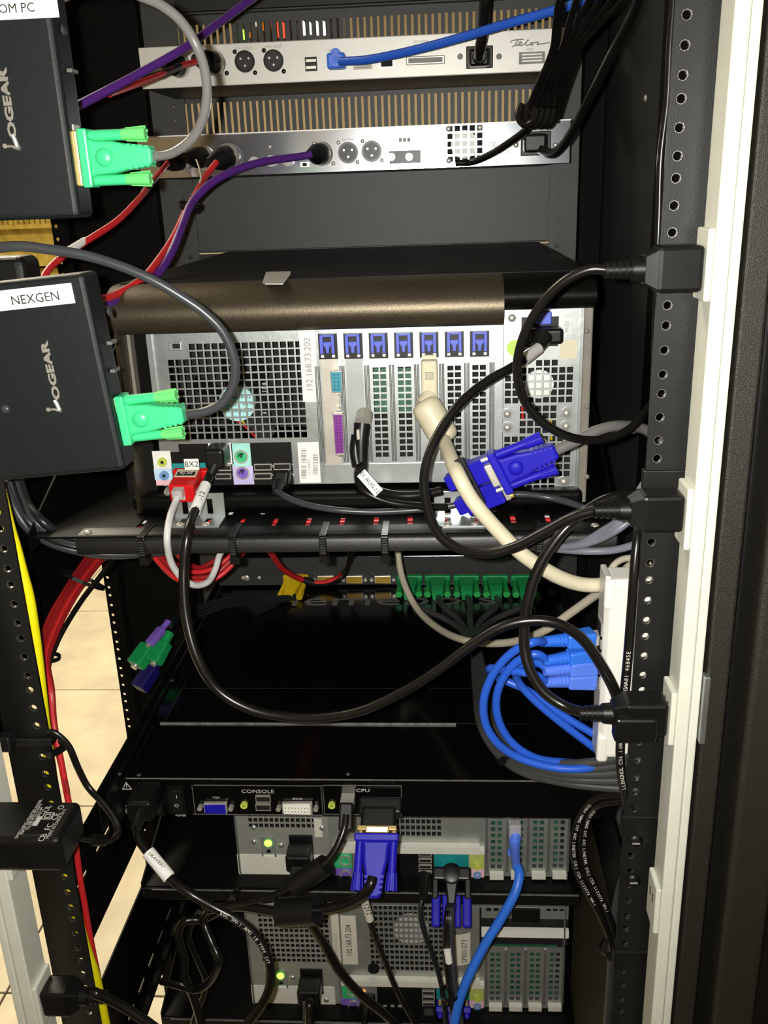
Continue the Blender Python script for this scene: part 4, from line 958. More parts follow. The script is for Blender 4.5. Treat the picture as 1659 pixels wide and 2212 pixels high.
# =====================================================  WHITE NETWORK SWITCH  =====================================================
yW = .022
x0 = P(1301, 1450, yW).x; z1 = P(1330, 1254, yW).z; z0 = P(1330, 1640, yW).z
SW = thing('network_switch', 'small white network switch on its side behind the right rail', 'network switch', (x0+.045, yW+.014, z0), None)
MB().box(x0+.002, x0+.095, yW, yW+.028, z0, z1).build('case', 'white_plastic', SW, bevel=.004)
MB().box(x0-.0005, x0+.004, yW+.003, yW+.027, z0-.003, z1+.002).build('port_face', 'alu_light', SW, bevel=.001)
for px, (ya, yb) in ((1300, (1254, 1320)), (1300, (1590, 1648))): MB().box(x0-.001, x0+.008, yW-.0004, yW+.006, P(px, yb, yW).z, P(px, ya, yW).z).build('corner_bumper', 'white_plastic', SW, bevel=.003)
for k in range(5):
    z = P(1292, 1372+k*27, yW).z; o = MB().box(x0-.0014, x0, yW+.005, yW+.021, z-.0065, z+.0065).build('port', 'nickel', SW); MB().box(x0-.0018, x0-.001, yW+.007, yW+.019, z-.005, z+.005).build('opening', 'dark_hole', o)
# =====================================================  CABLES AND PLUGS  =====================================================
# --- green plugs on the extender boxes
g1 = br1 + ri1*.0065 + up1*(P(180, 342, -.017).z-br1.z) + Y1*.013
VG1, q, r = cable('vga_cable', 'gray video cable looping down to a bright green plug at the top left box', [(336, 338, -.017), (372, 331, -.022), (412, 303, -.03), (436, 262), (447, 205), (441, 145), (421, 92, -.05), (390, 45), (350, 12), (305, -8), (262, -22, -.05), (195, -26, -.02), (120, 5, .02), (50, 70, .03)], 22, 'cable_gray', root=True, n=14)
vga_plug(VG1, P(181, 343, -.017), X1, Z1, 'green_plug', 'green_thumb', L=.0435)
b = MB(); p = P(181, 343, -.017); b.box(p.x-.008, p.x-.0002, -.024, -.010, p.z-.016, p.z+.016); b.build('socket_plate', 'gold', e1, bevel=.001)
VG2, q, r = cable('vga_cable', 'dark gray video cable curving over to a bright green plug at the NEXGEN box', [(405, 895, -.017), (447, 888), (484, 866), (506, 822, -.02), (505, 772), (482, 718), (442, 676), (390, 640), (330, 605, -.03), (260, 575), (180, 551), (100, 538), (45, 532, -.035), (-10, 536), (-60, 548, -.035), (-170, 610, -.01), (-230, 720, .03)], 22, 'cable_slate', root=True, n=14)
vga_plug(VG2, P(263, 906, -.017), ri2, up2, 'green_plug', 'green_thumb', L=.0435)
b = MB(); p = P(263, 906, -.017); b.box(p.x-.008, p.x-.0002, -.024, -.010, p.z-.016, p.z+.016); b.build('socket_plate', 'gold', e2, bevel=.001)
# --- purple and red audio leads
def xlr_plug(t, px, py, d, rpx, to, L=.030):
    p = P(px, py, d); r = rpx*mpp(p); tt = V(to).normalized()
    o = MB().cyl(p, p+tt*L*.45, r, r*.97, n=18).build('xlr_plug', 'plastic_black', t, smooth=True); MB().cyl(p+tt*L*.45, p+tt*L, r*.97, r*.42, n=18).build('boot', 'rubber_black', o, smooth=True); MB().ring(p+tt*.0004, tt, r*1.12, r*.98, .004, 20).build('collar', 'nickel', o, smooth=True)
    return p+tt*L
cable('audio_cable', 'straight purple cable crossing in front of the white rack unit', [(150, 238, .10), (184, 221, .12), (290, 165), (400, 103), (470, 52), (560, -14, .30), (700, -110, .38), (860, -260, .46)], 17, 'purple', 'purple audio leads')
PU, q, r = cable('audio_cable', 'purple cable from the chrome unit running down left beside a red one', [(672, 334, .408), (640, 339, .40), (570, 349), (510, 367), (455, 397), (415, 438, .30), (393, 490), (373, 540), (344, 588), (300, 625), (248, 650, .14), (190, 668, .10)], 18, 'purple', 'purple audio leads', root=True)
xlr_plug(PU, 697, 332, yB-.002, 22, (-.35, -1, -.05), .032)
RD, q, r = cable('audio_cable', 'red cable from the chrome unit running down left beside a purple one', [(468, 350, .405), (445, 380, .39), (425, 415), (402, 455, .30), (375, 512), (345, 558), (308, 602), (248, 638, .14), (190, 652, .10)], 15, 'red', 'red audio leads', root=True)
xlr_plug(RD, 497, 337, yB-.002, 24, (-.55, -1, -.25), .036); sleeve(RD, [(433, 402, .375), (414, 433, .325)], 17, 'rubber_black', 'shrink_sleeve')
RC, q, r = cable('audio_cable', 'red cable with a white sleeve running down left to the extender boxes', [(362, 352, .40), (340, 380, .37), (318, 408, .33), (298, 432), (252, 478), (180, 525, .18), (128, 560), (98, 592), (78, 640, .10)], 14, 'red', 'red audio leads', root=True)
xlr_plug(RC, 395, 345, yB-.002, 22, (-.7, -1, -.1), .034); sleeve(RC, [(184, 520, .185), (146, 543, .152)], 17, 'paper', 'white_sleeve', 'white label sleeve'); sleeve(RC, [(322, 402, .335), (309, 420, .318)], 15.5, 'rubber_black', 'shrink_sleeve')
RT, q, r = cable('audio_cable', 'red cable plugged into the left end of the white rack unit', [(432, 131, .43), (400, 140, .40), (372, 150), (345, 163, .33), (300, 180), (235, 203, .2)], 13, 'red', 'red audio leads', root=True)
xlr_plug(RT, 466, 137, yA-.002, 23, (-.5, -1, .05), .034); sleeve(RT, [(388, 144, .386), (347, 162, .336)], 16, 'rubber_black', 'shrink_sleeve')
BA, q, r = cable('audio_cable', 'short black lead with a plug at the far left of the white rack unit', [(378, 148, .42), (350, 156, .36), (310, 170, .3), (240, 200, .22)], 10, 'cable_black', root=True); xlr_plug(BA, 390, 141, yA-.002, 23, (-.4, -1, -.05), .03)
BW, q, r = cable('audio_cable', 'thin pale wire dropping from a black plug on the chrome unit', [(424, 345, .40), (430, 362, .39), (434, 382, .37), (430, 400, .36)], 4, 'beige_dull', root=True); xlr_plug(BW, 440, 341, yB-.002, 22, (-.3, -1, 0), .036)
zip_tie('small black tie joining the red and purple cables', P(407, 446, .305), (-.4, .3, -1), .0085)
# --- blue patch lead at the top
BT, q, r = cable('network_cable', 'blue network cable rising to the right across the white rack unit', [(735, 133, .44), (800, 128, .42), (900, 107, .40), (1000, 80), (1100, 50), (1205, 20, .33), (1290, -12, .3), (1380, -70, .25), (1430, -240, .15)], 20, 'blue', root=True)
p = P(729, 134, yA); MB().box(p.x-.0095, p.x+.0095, yA-.018, yA-.0005, p.z-.008, p.z+.007).build('plug', 'blue_boot', BT, bevel=.002); MB().cyl(p+V((0, -.012, .006)), p+V((0, -.017, .006)), .0055, n=14).build('boot_tab', 'blue_boot_pale', BT, smooth=True); MB().ring(p-Y1*.019, Y1, .0065, .004, .003, 16).build('boot_ring', 'blue_boot_pale', BT, smooth=True)
# --- black mains cords, top right
PT, q, r = cable('power_cable', 'black power cord rising straight up from the white rack unit', [(1035, 122, .43), (1038, 100, .41), (1044, 60, .40), (1050, -25, .38), (1060, -170, .37), (1110, -340, .35)], 25, 'cable_black', 'black power cords', root=True)
p = P(1035, 124, yA-.02); MB().box(p.x-.0105, p.x+.0105, yA-.024, yA-.001, p.z-.008, p.z+.008).build('plug', 'plastic_black', PT, bevel=.003); MB().cyl(p, p-Y1*.012, .008, .006, n=16).build('neck', 'plastic_black', PT, smooth=True)
PCX, q, r = cable('power_cable', 'black power cord from the chrome unit rising to the top right corner', [(1160, 318, .43), (1182, 330, .40), (1203, 327, .37), (1232, 290, .33), (1275, 210), (1320, 120), (1362, 40), (1388, -30, .15), (1420, -140, .10), (1430, -320, .08)], 25, 'cable_black', 'black power cords', root=True, flat=.75)
p = P(1157, 309, yB-.018); MB().box(p.x-.012, p.x+.011, yB-.024, yB-.001, p.z-.009, p.z+.009).build('plug', 'plastic_black', PCX, bevel=.003)
cable('power_cable', 'thin black cord from the chrome unit fan to the tied bundle', [(985, 352, .425), (1020, 350, .42), (1060, 333, .40), (1100, 308, .38), (1135, 282, .35), (1158, 255, .33)], 15, 'cable_black', 'black power cords')
for k, (a, b2, c_) in enumerate(((1128, 1200, 1215), (1142, 1215, 1245), (1156, 1222, 1272), (1170, 1232, 1296), (1184, 1242, 1320), (1192, 1252, 1345), (1136, 1192, 1205))):
    cable('power_cable', 'black cord folded into the bundle at the top right, strand %s' % ('nearest the vent panel', 'second from the left', 'third from the left', 'fourth from the left', 'third from the right', 'second from the right', 'leftmost and thinnest')[k], [(a+8, 262, .32), (a+18, 225, .31), ((a+b2)//2+6, 165, .28), (b2, 105, .25), ((b2+c_)//2, 50), (c_, 0), (c_+14, -40, .17), (c_+50, -160, .14), (1390+k*8, -340, .10)], (15, 15, 14, 15, 14, 13, 10)[k], 'cable_black', 'tied cord bundle')
t = thing('cord_bundle', 'folded end of the black cord bundle above the chrome unit', 'cable', P(1155, 270, .31))
for k in range(4): MB().tube(pts3([(1126+k*14, 225, .318), (1120+k*15, 252, .315), (1134+k*15, 270, .31), (1152+k*13, 262, .305), (1162+k*12, 232, .30)]), .0035, 8).build('folded_strand', 'cable_black', t, smooth=True)
cable('network_cable', 'black round cable running down behind the right rail near the top', [(1470, -280, .08), (1457, -30, .08), (1448, 100), (1442, 220), (1428, 340), (1424, 460), (1420, 560, .08), (1416, 700), (1412, 840), (1406, 960, .09)], 17, 'cable_black')
# --- power cords in the middle
POX = .4805-.0045
def mains(name_label, py, pts, wpx, h=.0255, lb=.037):
    y = PY; z = P(1500, py, y).z; base = V((POX, y, z)); t = thing('power_cable', name_label, 'power cord', base-V((.03, 0, .015)), 'black power cords')
    e = ac_plug(t, base, (-1, 0, 0), lb, h); q = [e+X1*.004] + pts3(pts); MB().tube(q, wpx/2*mpp(e), 12).build('sheath', 'cable_black', t, smooth=True); return t, q, wpx/2*mpp(e)
T1, q, r = mains('black power cord from the uppermost plug, looping in front of the power supply', 578, [(1270, 583, -.025), (1212, 613, -.02), (1162, 668), (1128, 735, -.005), (1117, 800), (1131, 862), (1168, 910, .02), (1222, 941), (1275, 951), (1325, 944), (1368, 920, .06), (1402, 880, .08), (1432, 838, .09)], 22, .027)
# computer cord with clear label
p0 = P(1180, 722, yS-.016)
CT, q, r = mains('thick black power cord from the computer inlet to the middle plug in the strip', 1100, [(1300, 1100, -.022), (1240, 1116), (1175, 1150), (1110, 1182), (1050, 1196, .0), (990, 1185), (945, 1150, .02), (922, 1090), (917, 1022), (940, 950, .06), (985, 881), (1040, 832, .09), (1100, 796), (1140, 772), (1165, 748, .128)], 24, .025)
MB().box(p0.x-.017, p0.x+.013, yS-.022, yS-.002, P(1180, 742, yS-.015).z, P(1180, 708, yS-.015).z).build('inlet_plug', 'plastic_black', CT, bevel=.003); MB().cyl(P(1172, 728, yS-.018), P(1160, 752, yS-.028), .0085, .0055, n=16).build('neck', 'rubber_black', CT, smooth=True)
sleeve(CT, [(1164, 752, .122), (1132, 776, .112)], 27, 'clear_plastic', 'clear_label', 'clear wrap-around label')
T3, q, r = mains('black power cord making a long bend down to the lowest plug at the right', 1541, [(1220, 1526, -.018), (1172, 1492), (1142, 1440), (1132, 1380, .0), (1140, 1300), (1166, 1222), (1218, 1146, .01), (1285, 1092), (1340, 1072, .02), (1400, 1066, .03)], 24, .026, .041)
MB().obox(V((POX-.022, PY-.006, P(1400, 1560, PY).z)), X1, Z1, Y1, .030, .020, .014).build('plug_body', 'plastic_black', T3, bevel=.003)
# usb / signal lead from the computer that hangs in front of the drawer
p0 = P(478, 985, yP)
UD, q, r = cable('usb_cable', 'black cable with a white label looping low in front of the console drawer', [(462, 1008, .135), (446, 1045, .12), (425, 1095, .09), (406, 1150, .06), (397, 1235), (402, 1330), (426, 1420, .03), (470, 1490), (540, 1532), (620, 1549, .02), (700, 1550), (780, 1535), (860, 1500), (940, 1452, .0), (1020, 1392), (1080, 1356), (1140, 1341), (1200, 1346, -.005), (1255, 1378), (1300, 1440), (1332, 1505), (1340, 1560, -.004)], 22, 'cable_black', root=True, n=12)
MB().box(p0.x-.008, p0.x+.009, yP-.028, yP-.002, P(478, 1008, yP-.02).z, P(478, 966, yP-.02).z).build('plug', 'plastic_black', UD, bevel=.003); MB().cyl(P(470, 992, yP-.02), P(455, 1025, yP-.03), .006, .0035, n=12).build('boot', 'rubber_black', UD, smooth=True)
o = sleeve(UD, [(444, 1048, .119), (421, 1105, .085)], 25, 'paper', 'white_label', 'white wrap label'); MB().text('A-12', P(434, 1075, .094), .006, V((.35, 0, .9)).normalized(), V((-.9, 0, .35)).normalized()).build('lettering', 'ink', o)
# --- beige lead with ferrite
BG, q, r = cable('video_cable', 'thick beige cable with a ferrite bulge from the computer to the right', [(952, 935, .135), (966, 970, .10), (988, 1022, .05), (1022, 1083, .042), (1076, 1146), (1132, 1200, .04), (1200, 1243), (1255, 1262), (1305, 1262, .06), (1345, 1246, .08), (1395, 1215, .10)], 33, 'beige', root=True, n=14)
MB().tube([P(914, 866, .138).lerp(P(966, 955, .128), k/6) for k in range(7)], lambda u: .0125*(1-abs(2*u-1)**8*.4), 18, 4).build('ferrite', 'beige', BG, smooth=True)
x_, z_ = sx[4], P(930, 815, yP).z; MB().box(x_-.0066, x_+.0066, yP-.016, yP-.002, P(930, 855, yP).z, P(930, 772, yP).z).build('connector_hood', 'beige', BG, bevel=.002)
MB().box(x_-.0035, x_+.0035, yP-.018, yP-.015, P(930, 812, yP).z, P(930, 796, yP).z).build('molded_mark', 'beige_dull', BG, bevel=.0005); MB().cyl(P(929, 850, yP-.012), P(916, 876, yP-.018), .0062, .0075, n=14).build('neck', 'beige', BG, smooth=True)
for k in (0, 1): MB().box(x_-.006, x_+.006, yP-.008, yP-.003, P(930, 775-k*9, yP).z-.0025, P(930, 775-k*9, yP).z+.0008).build('bracket_tip', 'beige', BG)
cable('video_cable', 'thinner beige cable sweeping under the shelf to the white network switch', [(859, 1165, .36), (862, 1215, .35), (876, 1268, .33), (905, 1320, .30), (948, 1358), (1000, 1382, .2), (1060, 1390), (1120, 1384), (1180, 1360, .12), (1235, 1322), (1280, 1290), (1320, 1262, .08), (1362, 1222), (1400, 1204, .10)], 18, 'beige_dull')
cable('video_cable', 'short beige cable bend behind the right rail above the network switch', [(1290, 1268, .09), (1312, 1246, .09), (1325, 1222), (1345, 1208), (1372, 1206), (1400, 1216, .1)], 15, 'beige_dull')
# --- usb lead in front of the shelf
US, q, r = cable('usb_cable', 'thin gray cable from the computer running along the shelf front', [(598, 1060, .125), (620, 1075, .115), (660, 1090), (720, 1101, .10), (800, 1106), (880, 1103), (960, 1095, .10), (1040, 1080), (1120, 1068), (1190, 1076, .10), (1250, 1093), (1310, 1112), (1380, 1135, .06)], 14, 'cable_slate', root=True)
p = P(608, 1036, yP-.014); MB().obox(p, X1, V((-.2, -.55, -1)).normalized(), V((0, -1, .5)).normalized(), .0145, .016, .013).build('plug', 'plastic_black', US, bevel=.003); MB().cyl(P(603, 1045, .136), P(598, 1062, .124), .0055, .004, n=12).build('boot', 'rubber_black', US, smooth=True)
# --- pair from slot 2 to the blue splitter plugs
DV, q, r = cable('video_cable', 'black double cable with a dated label from the second slot to the blue splitter', [(786, 1000, .135), (786, 1030, .12), (808, 1056, .105), (855, 1070, .095), (905, 1070), (955, 1060, .09)], 20, 'cable_black', root=True)
strand(DV, [(778, 1000, .137), (772, 1028, .12), (784, 1058, .108), (830, 1082), (890, 1092, .10), (965, 1096, .09)], 17, 'cable_black')
MB().cyl(P(788, 895, yP-.002), P(784, 915, yP-.014), .0072, n=16).build('metal_connector', 'nickel', DV, smooth=True)
MB().tube([P(783, 915, yP-.012), P(780, 950, yP-.016), P(780, 1000, yP-.02)], lambda u: .0073-.0018*u, 12, 5).build('molded_boot', 'plastic_black', DV, smooth=True); MB().tube([P(772, 940, yP-.014), P(768, 975, yP-.018), P(774, 1008, yP-.022)], .0052, 10, 5).build('molded_boot', 'plastic_black', DV, smooth=True)
p = P(774, 938, yP-.026); MB().box(p.x-.0012, p.x+.0012, p.y-.002, p.y+.002, p.z-.004, p.z+.004).build('clip', 'nickel', DV)
lb = [P(781, 1020, .108), P(800, 1040, .104), P(820, 1064, .098)]; u = (lb[2]-lb[0]).normalized(); v_ = V((0, -1, .3)).cross(u).normalized(); n_ = u.cross(v_)
if n_.y > 0: v_ = -v_; n_ = u.cross(v_)
o = MB().obox(lb[1]-Y1*.004, u, v_, n_, (lb[2]-lb[0]).length, .0085, .0008).build('date_label', 'paper', DV); MB().text('01 AUG.12', lb[1]-Y1*.004+n_*.0009, .0050, u, v_).build('lettering', 'ink', o)
# --- blue splitter plugs
ax = (P(1080, 1020, .06)-P(950, 1075, .07)).normalized(); wd_ = (P(985, 1010, .065)-P(1010, 1110, .065)); wd_ = (wd_-ax*wd_.dot(ax)).normalized()
BL = thing('video_splitter', 'pair of dark blue video plugs joined by a black clip in front of the shelf', 'video plug', P(1015, 1118, .065))
nn = ax.cross(wd_).normalized()
if nn.y > 0: nn = -nn
for k, (c_, e_) in enumerate((((963, 1045), (1078, 1000)), ((985, 1096), (1096, 1052)))):
    s0 = P(*c_, .072); s1 = P(*e_, .062); d_ = (s1-s0).normalized(); m_ = s0.lerp(s1, .55)
    o = MB().obox(m_, d_, wd_, nn, (s1-s0).length*.70, .0185, .0145).build('plug_body', 'blue_vga', BL, bevel=.0014)
    MB().obox(s0.lerp(s1, .16), d_, wd_, nn, .011, .0125, .0125).build('plug_tail', 'blue_vga', o, bevel=.0014)
    MB().obox(s0.lerp(s1, .42), d_, wd_, nn, .010, .0205, .0165).build('plug_flange', 'blue_vga', o, bevel=.001)
    MB().obox(s1-d_*.002, d_, wd_, nn, .004, .0175, .011).build('metal_face', 'nickel', BL, bevel=.0008)
    for e in (-1, 1): MB().cyl(s1-d_*.004+wd_*(e*.0075), s1+d_*.002+wd_*(e*.0075), .002, n=10).build('screw_post', 'gold', BL)
c_ = P(1018, 1035, .062); MB().obox(c_+nn*.006, ax, wd_, nn, .008, .040, .004).build('black_clip', 'rubber_black', BL, bevel=.001); screw(BL, c_+nn*.009, .0028, ax=nn, m='plastic_black')
s0 = P(1072, 1022, .052); s1 = P(1218, 966, .05); d_ = (s1-s0).normalized()
VB, q, r = cable('vga_cable', 'gray video cable with a dark blue plug screwed to the splitter', [(1195, 976, .052), (1240, 955, .055), (1290, 930, .06), (1335, 920, .07), (1385, 925, .09), (1425, 945, .10)], 24, 'cable_gray', root=True, n=12)
vga_plug(VB, s0, d_, wd_, 'blue_vga', 'blue_vga', L=.047, s=1.02, shell='nickel')
cable('vga_cable', 'slate blue cable passing behind the right rail beside the gray video cable', [(1355, 928, .11), (1385, 925, .11), (1410, 940, .11), (1440, 970, .12)], 22, 'cable_steelblue')
# --- red adapter
ra0 = P(408, 1010, yP-.008); d_ = (P(400, 1060, .112)-P(425, 1010, .150)).normalized(); wv = (X1 - d_*X1.dot(d_)).normalized(); nv = wv.cross(d_); nv = nv if nv.z > 0 else -nv
RA = thing('serial_adapter', 'bright red serial adapter plugged into the computer with a small white tag', 'adapter', ra0-V((0, 0, .02)))
cc = P(403, 1048, .130)
bd = MB().obox(cc, wv, nv, d_, .0215, .0165, .030).build('body', 'red_plastic', RA, bevel=.0012)
MB().obox(cc-d_*.016, wv, nv, d_, .031, .0135, .006).build('flange', 'red_plastic', RA, bevel=.0015)
o = MB().obox(cc+nv*.0085-d_*.006, wv, d_, nv, .0185, .0125, .0006).build('top_label', 'beige', RA); MB().obox(cc+nv*.0089-d_*.004, wv, d_, nv, .0155, .006, .0004).build('label_band', 'ink', o)
MB().text('RJ-45', cc+nv*.0093-d_*.0045, .0048, wv, -d_, 1.1).build('lettering', 'paper', o)
tg = P(414, 1003, .128); o = MB().obox(tg, X1, Z1, Y1, .0125, .0095, .0005).build('paper_tag', 'paper', RA); MB().text('8X2', tg-Y1*.0005, .0072).build('lettering', 'ink', o)
MB().obox(cc+d_*.0155-wv*.0015, wv, nv, d_, .0085, .0095, .003).build('jack_opening', 'clear_plastic', RA, bevel=.0005)
for e in (-1, 1):
    p = cc+wv*(e*.0137); MB().cyl(p-d_*.016, p+d_*.010, .0017, n=10).build('long_screw', 'gold', RA, smooth=True); MB().cyl(p+d_*.0075, p+d_*.0125, .0029, n=8).build('screw_head', 'nickel', RA)
WC, q, r = cable('patch_cable', 'light gray flat cable looping down from the red adapter', [(386, 1066, .112), (379, 1085, .105), (367, 1118, .085), (361, 1165, .07), (369, 1212), (390, 1245), (420, 1264, .10), (449, 1257), (465, 1230), (474, 1200), (487, 1180, .16)], 15, 'cable_white', root=True)
p = P(386, 1062, .113); MB().obox(p, wv, nv, d_, .009, .007, .012).build('clear_plug', 'clear_plastic', WC, bevel=.0006)
# --- shelf ties
for k, (px, s_) in enumerate(((305, 'black tie round the shelf lip at the left end'), (502, 'black tie round the shelf lip below the zinc bracket'), (697, 'black tie round the middle of the shelf lip'), (831, 'black tie round the shelf lip right of the middle'), (1165, 'black tie through the shelf slot below the blue splitter'))):
    p = P(px, 1170, yL-.004); t = thing('zip_tie', s_, 'cable tie', p-V((0, 0, .014)), 'ties on the shelf lip')
    xw = .0030; MB().box(p.x-xw, p.x+xw, yL-.0055, yL-.0035, zS-.017, zS-.001).build('strap', 'cable_black', t, bevel=.0006); MB().box(p.x-xw, p.x+xw, yL-.0055, yL+.026, zS-.0005, zS+.0012).build('strap', 'cable_black', t, bevel=.0005); MB().box(p.x-xw, p.x+xw, yL-.0055, yL+.026, zS-.0190, zS-.0172).build('strap', 'cable_black', t)
    b = MB()
    for j in range(6): b.box(p.x-xw*.7, p.x+xw*.7, yL-.0061, yL-.0054, zS-.015+j*.0022, zS-.014+j*.0022)
    b.build('teeth', 'cable_slate', t); MB().box(p.x-.004, p.x+.004, yL-.003, yL+.004, zS-.025, zS-.019).build('head', 'plastic_black', t)
# --- red leads lying under the shelf slots
for k, (y_, m_, s_) in enumerate(((.104, 'red', 'red cable lying under the front row of shelf slots'), (.126, 'red_dark', 'red cable lying under the middle row of shelf slots'), (.147, 'cable_white', 'white cable lying under the rear row of shelf slots'), (.135, 'red', 'red cable lying under the rear shelf slots'))):
    tag(MB().tube([(.03+.01*k, y_, zS-.010), (.12, y_+.004, zS-.006-.002*(k % 2)), (.2, y_-.003, zS-.007), (.28, y_+.004, zS-.009), (.36, y_-.002, zS-.006), (.44, y_+.002, zS-.012)], .0026, 8).build('audio_cable', m_, smooth=True), s_, 'cable', 'leads under the shelf')
# --- slate cables under the shelf, left and right
for k, s_ in enumerate(('outermost slate cable sagging under the left end of the shelf', 'middle slate cable sagging under the left end of the shelf', 'inner slate cable sagging under the left end of the shelf', 'upper slate cable behind the left end of the shelf')):
    cable('network_cable', s_, [(8+k*10, 1040-k*6, .10+k*.01), (30+k*9, 1095-k*4), (62+k*9, 1142-k*6, .10), (110+k*8, 1172-k*6), (180, 1192-k*8, .115), (260, 1198-k*7), (360, 1190-k*4, .13), (480, 1183-k*3), (700, 1182-k*4, .14), (950, 1180, .15)], 21, ('cable_slate', 'cable_dark', 'cable_slate', 'cable_dark')[k], 'slate cables left of the shelf')
for k, s_ in enumerate(('lowest slate cable fanning out under the right end of the shelf', 'second slate cable fanning out under the right end of the shelf', 'third slate cable fanning out under the right end of the shelf', 'uppermost slate cable fanning out under the right end of the shelf')):
    cable('network_cable', s_, [(1140-k*12, 1176, .10), (1185, 1181), (1235+k*4, 1182-k*2, .07), (1285+k*6, 1176-k*10), (1325+k*6, 1160-k*14, .05), (1362+k*2, 1140-k*20), (1392, 1110-k*22, .05)] if k else [(1120, 1178, .10), (1180, 1184), (1250, 1190, .07), (1310, 1190), (1350, 1183), (1395, 1168, .05)], 17, 'cable_steelblue', 'slate cables right of the shelf')
# --- vertical printed cords beside the right rail
VC = thing('power_cable', 'black cord with tiny white print hanging straight down beside the right rail', 'power cord', P(1362, 1750, -.008), 'black power cords')
q = pts3([(1383, 1110, .03), (1378, 1150, .012), (1370, 1230, .002), (1364, 1310), (1357, 1400), (1350, 1480, -.004), (1342, 1560), (1339, 1640), (1346, 1700, .0), (1356, 1752, .01)]); r = 10*mpp(q[3]); MB().tube(q, r, 12).build('sheath', 'cable_black', VC, smooth=True); on_cable(VC, 'E54864 18AWG LL94203 CSA FT2 VW-1 60C LONGWELL', q, r, .42, .0042, flip=True)
# --- left: yellow cable and red bundle
cable('network_cable', 'bright yellow cable running down behind the left rail', [(0, 1060, .012), (20, 1140, .012), (32, 1180), (48, 1240), (62, 1293), (74, 1370), (84, 1450), (96, 1560), (108, 1650), (118, 1730), (140, 1850), (160, 1950), (180, 2030), (206, 2110), (226, 2205), (238, 2260, .012)], 24, 'yellow', n=12)
red_l = ('leftmost red cable of the bundle at the left rail', 'second red cable of the bundle at the left rail', 'third red cable of the bundle at the left rail', 'fourth red cable of the bundle at the left rail', 'rightmost red cable of the bundle at the left rail')
for k, s_ in enumerate(red_l):
    cable('audio_cable', s_, [(205+k*11, 1180, .24), (170+k*9, 1228, .20), (138+k*8, 1278, .16), (108+k*8, 1330), (88+k*7, 1385, .10), (84+k*5, 1430), (97+k*4, 1490, .05), (110+k*2, 1560), (126+k, 1630, .03), (146, 1710+k*4, .022)] + ([(160, 1800, .018), (172, 1890), (184, 1960), (196, 2030), (212, 2110, .018)] if k == 3 else []), 11 if k != 3 else 14, 'red_dark' if k != 3 else 'red', 'red cable bundle')
for k, s_ in enumerate(('black cable at the inner edge of the red bundle', 'thin black cable outermost of the red bundle')): cable('audio_cable', s_, [(262+k*6, 1178, .25), (222+k*4, 1236, .2), (180+k*3, 1290), (142+k*2, 1350, .12), (118+k, 1400), (104, 1450, .08), (106+k, 1520), (116, 1580, .07)], 10, 'cable_black', 'red cable bundle')
zip_tie('black tie round the red bundle below the shelf', P(178, 1252, .18), (-.5, -.5, -1), .022); zip_tie('black tie round the narrow part of the red bundle', P(98, 1420, .09), (-.1, -.2, -1), .012); zip_tie('black tie round the red cable at the lower left', P(186, 1965, .05), (.1, 0, -1), .0085)
t = thing('velcro_strap', 'black strap round the left rail with a loop to the right', 'strap', P(60, 1610, -.004))
MB().box(-.031, .0115, -.004, .006, P(60, 1606, 0).z, P(60, 1590, 0).z).build('band', 'rubber_black', t, bevel=.001); MB().tube(pts3([(105, 1632, -.003), (125, 1622, .01), (140, 1612, .02), (132, 1600, .03)]), .003, 8).build('tail', 'rubber_black', t, smooth=True); MB().obox(P(12, 1603, -.008), X1, Y1, Z1, .012, .01, .014).build('head', 'rubber_black', t, bevel=.002)
# --- red / grey loops below the shelf
for k, (a, dp, c_, s_) in enumerate(((330, 1256, 520, 'outermost red loop hanging under the shelf'), (345, 1248, 508, 'second red loop hanging under the shelf'), (360, 1236, 498, 'third red loop hanging under the shelf'), (385, 1226, 478, 'innermost red loop hanging under the shelf'))):
    cable('audio_cable', s_, [(a-14, 1180, .17), (a, 1200, .17), ((a*3+c_)/4, dp-8, .18), ((a+c_)/2, dp), ((a+3*c_)/4, dp-10, .20), (c_, 1200), (c_+12, 1178, .22)], 11, ('red', 'red_dark')[k % 2], 'red loops under the shelf')
RL, q, r = cable('audio_cable', 'single red cable dipping past the yellow plug below the shelf', [(575, 1178, .2), (588, 1198, .22), (612, 1230, .26), (650, 1251, .30), (692, 1260), (728, 1250, .32), (736, 1243, .33)], 12, 'red', root=True); strand(RL, [(732, 1246, .33), (748, 1226, .33), (760, 1200), (772, 1178, .3)], 6, 'cable_black', 'bare_end'); strand(RL, [(660, 1262, .30), (710, 1262, .31), (745, 1236, .32), (757, 1178, .3)], 6, 'cable_black', 'bare_end'); sleeve(RL, [(656, 1252, .299), (676, 1259, .302)], 15, 'rubber_black', 'shrink_sleeve')
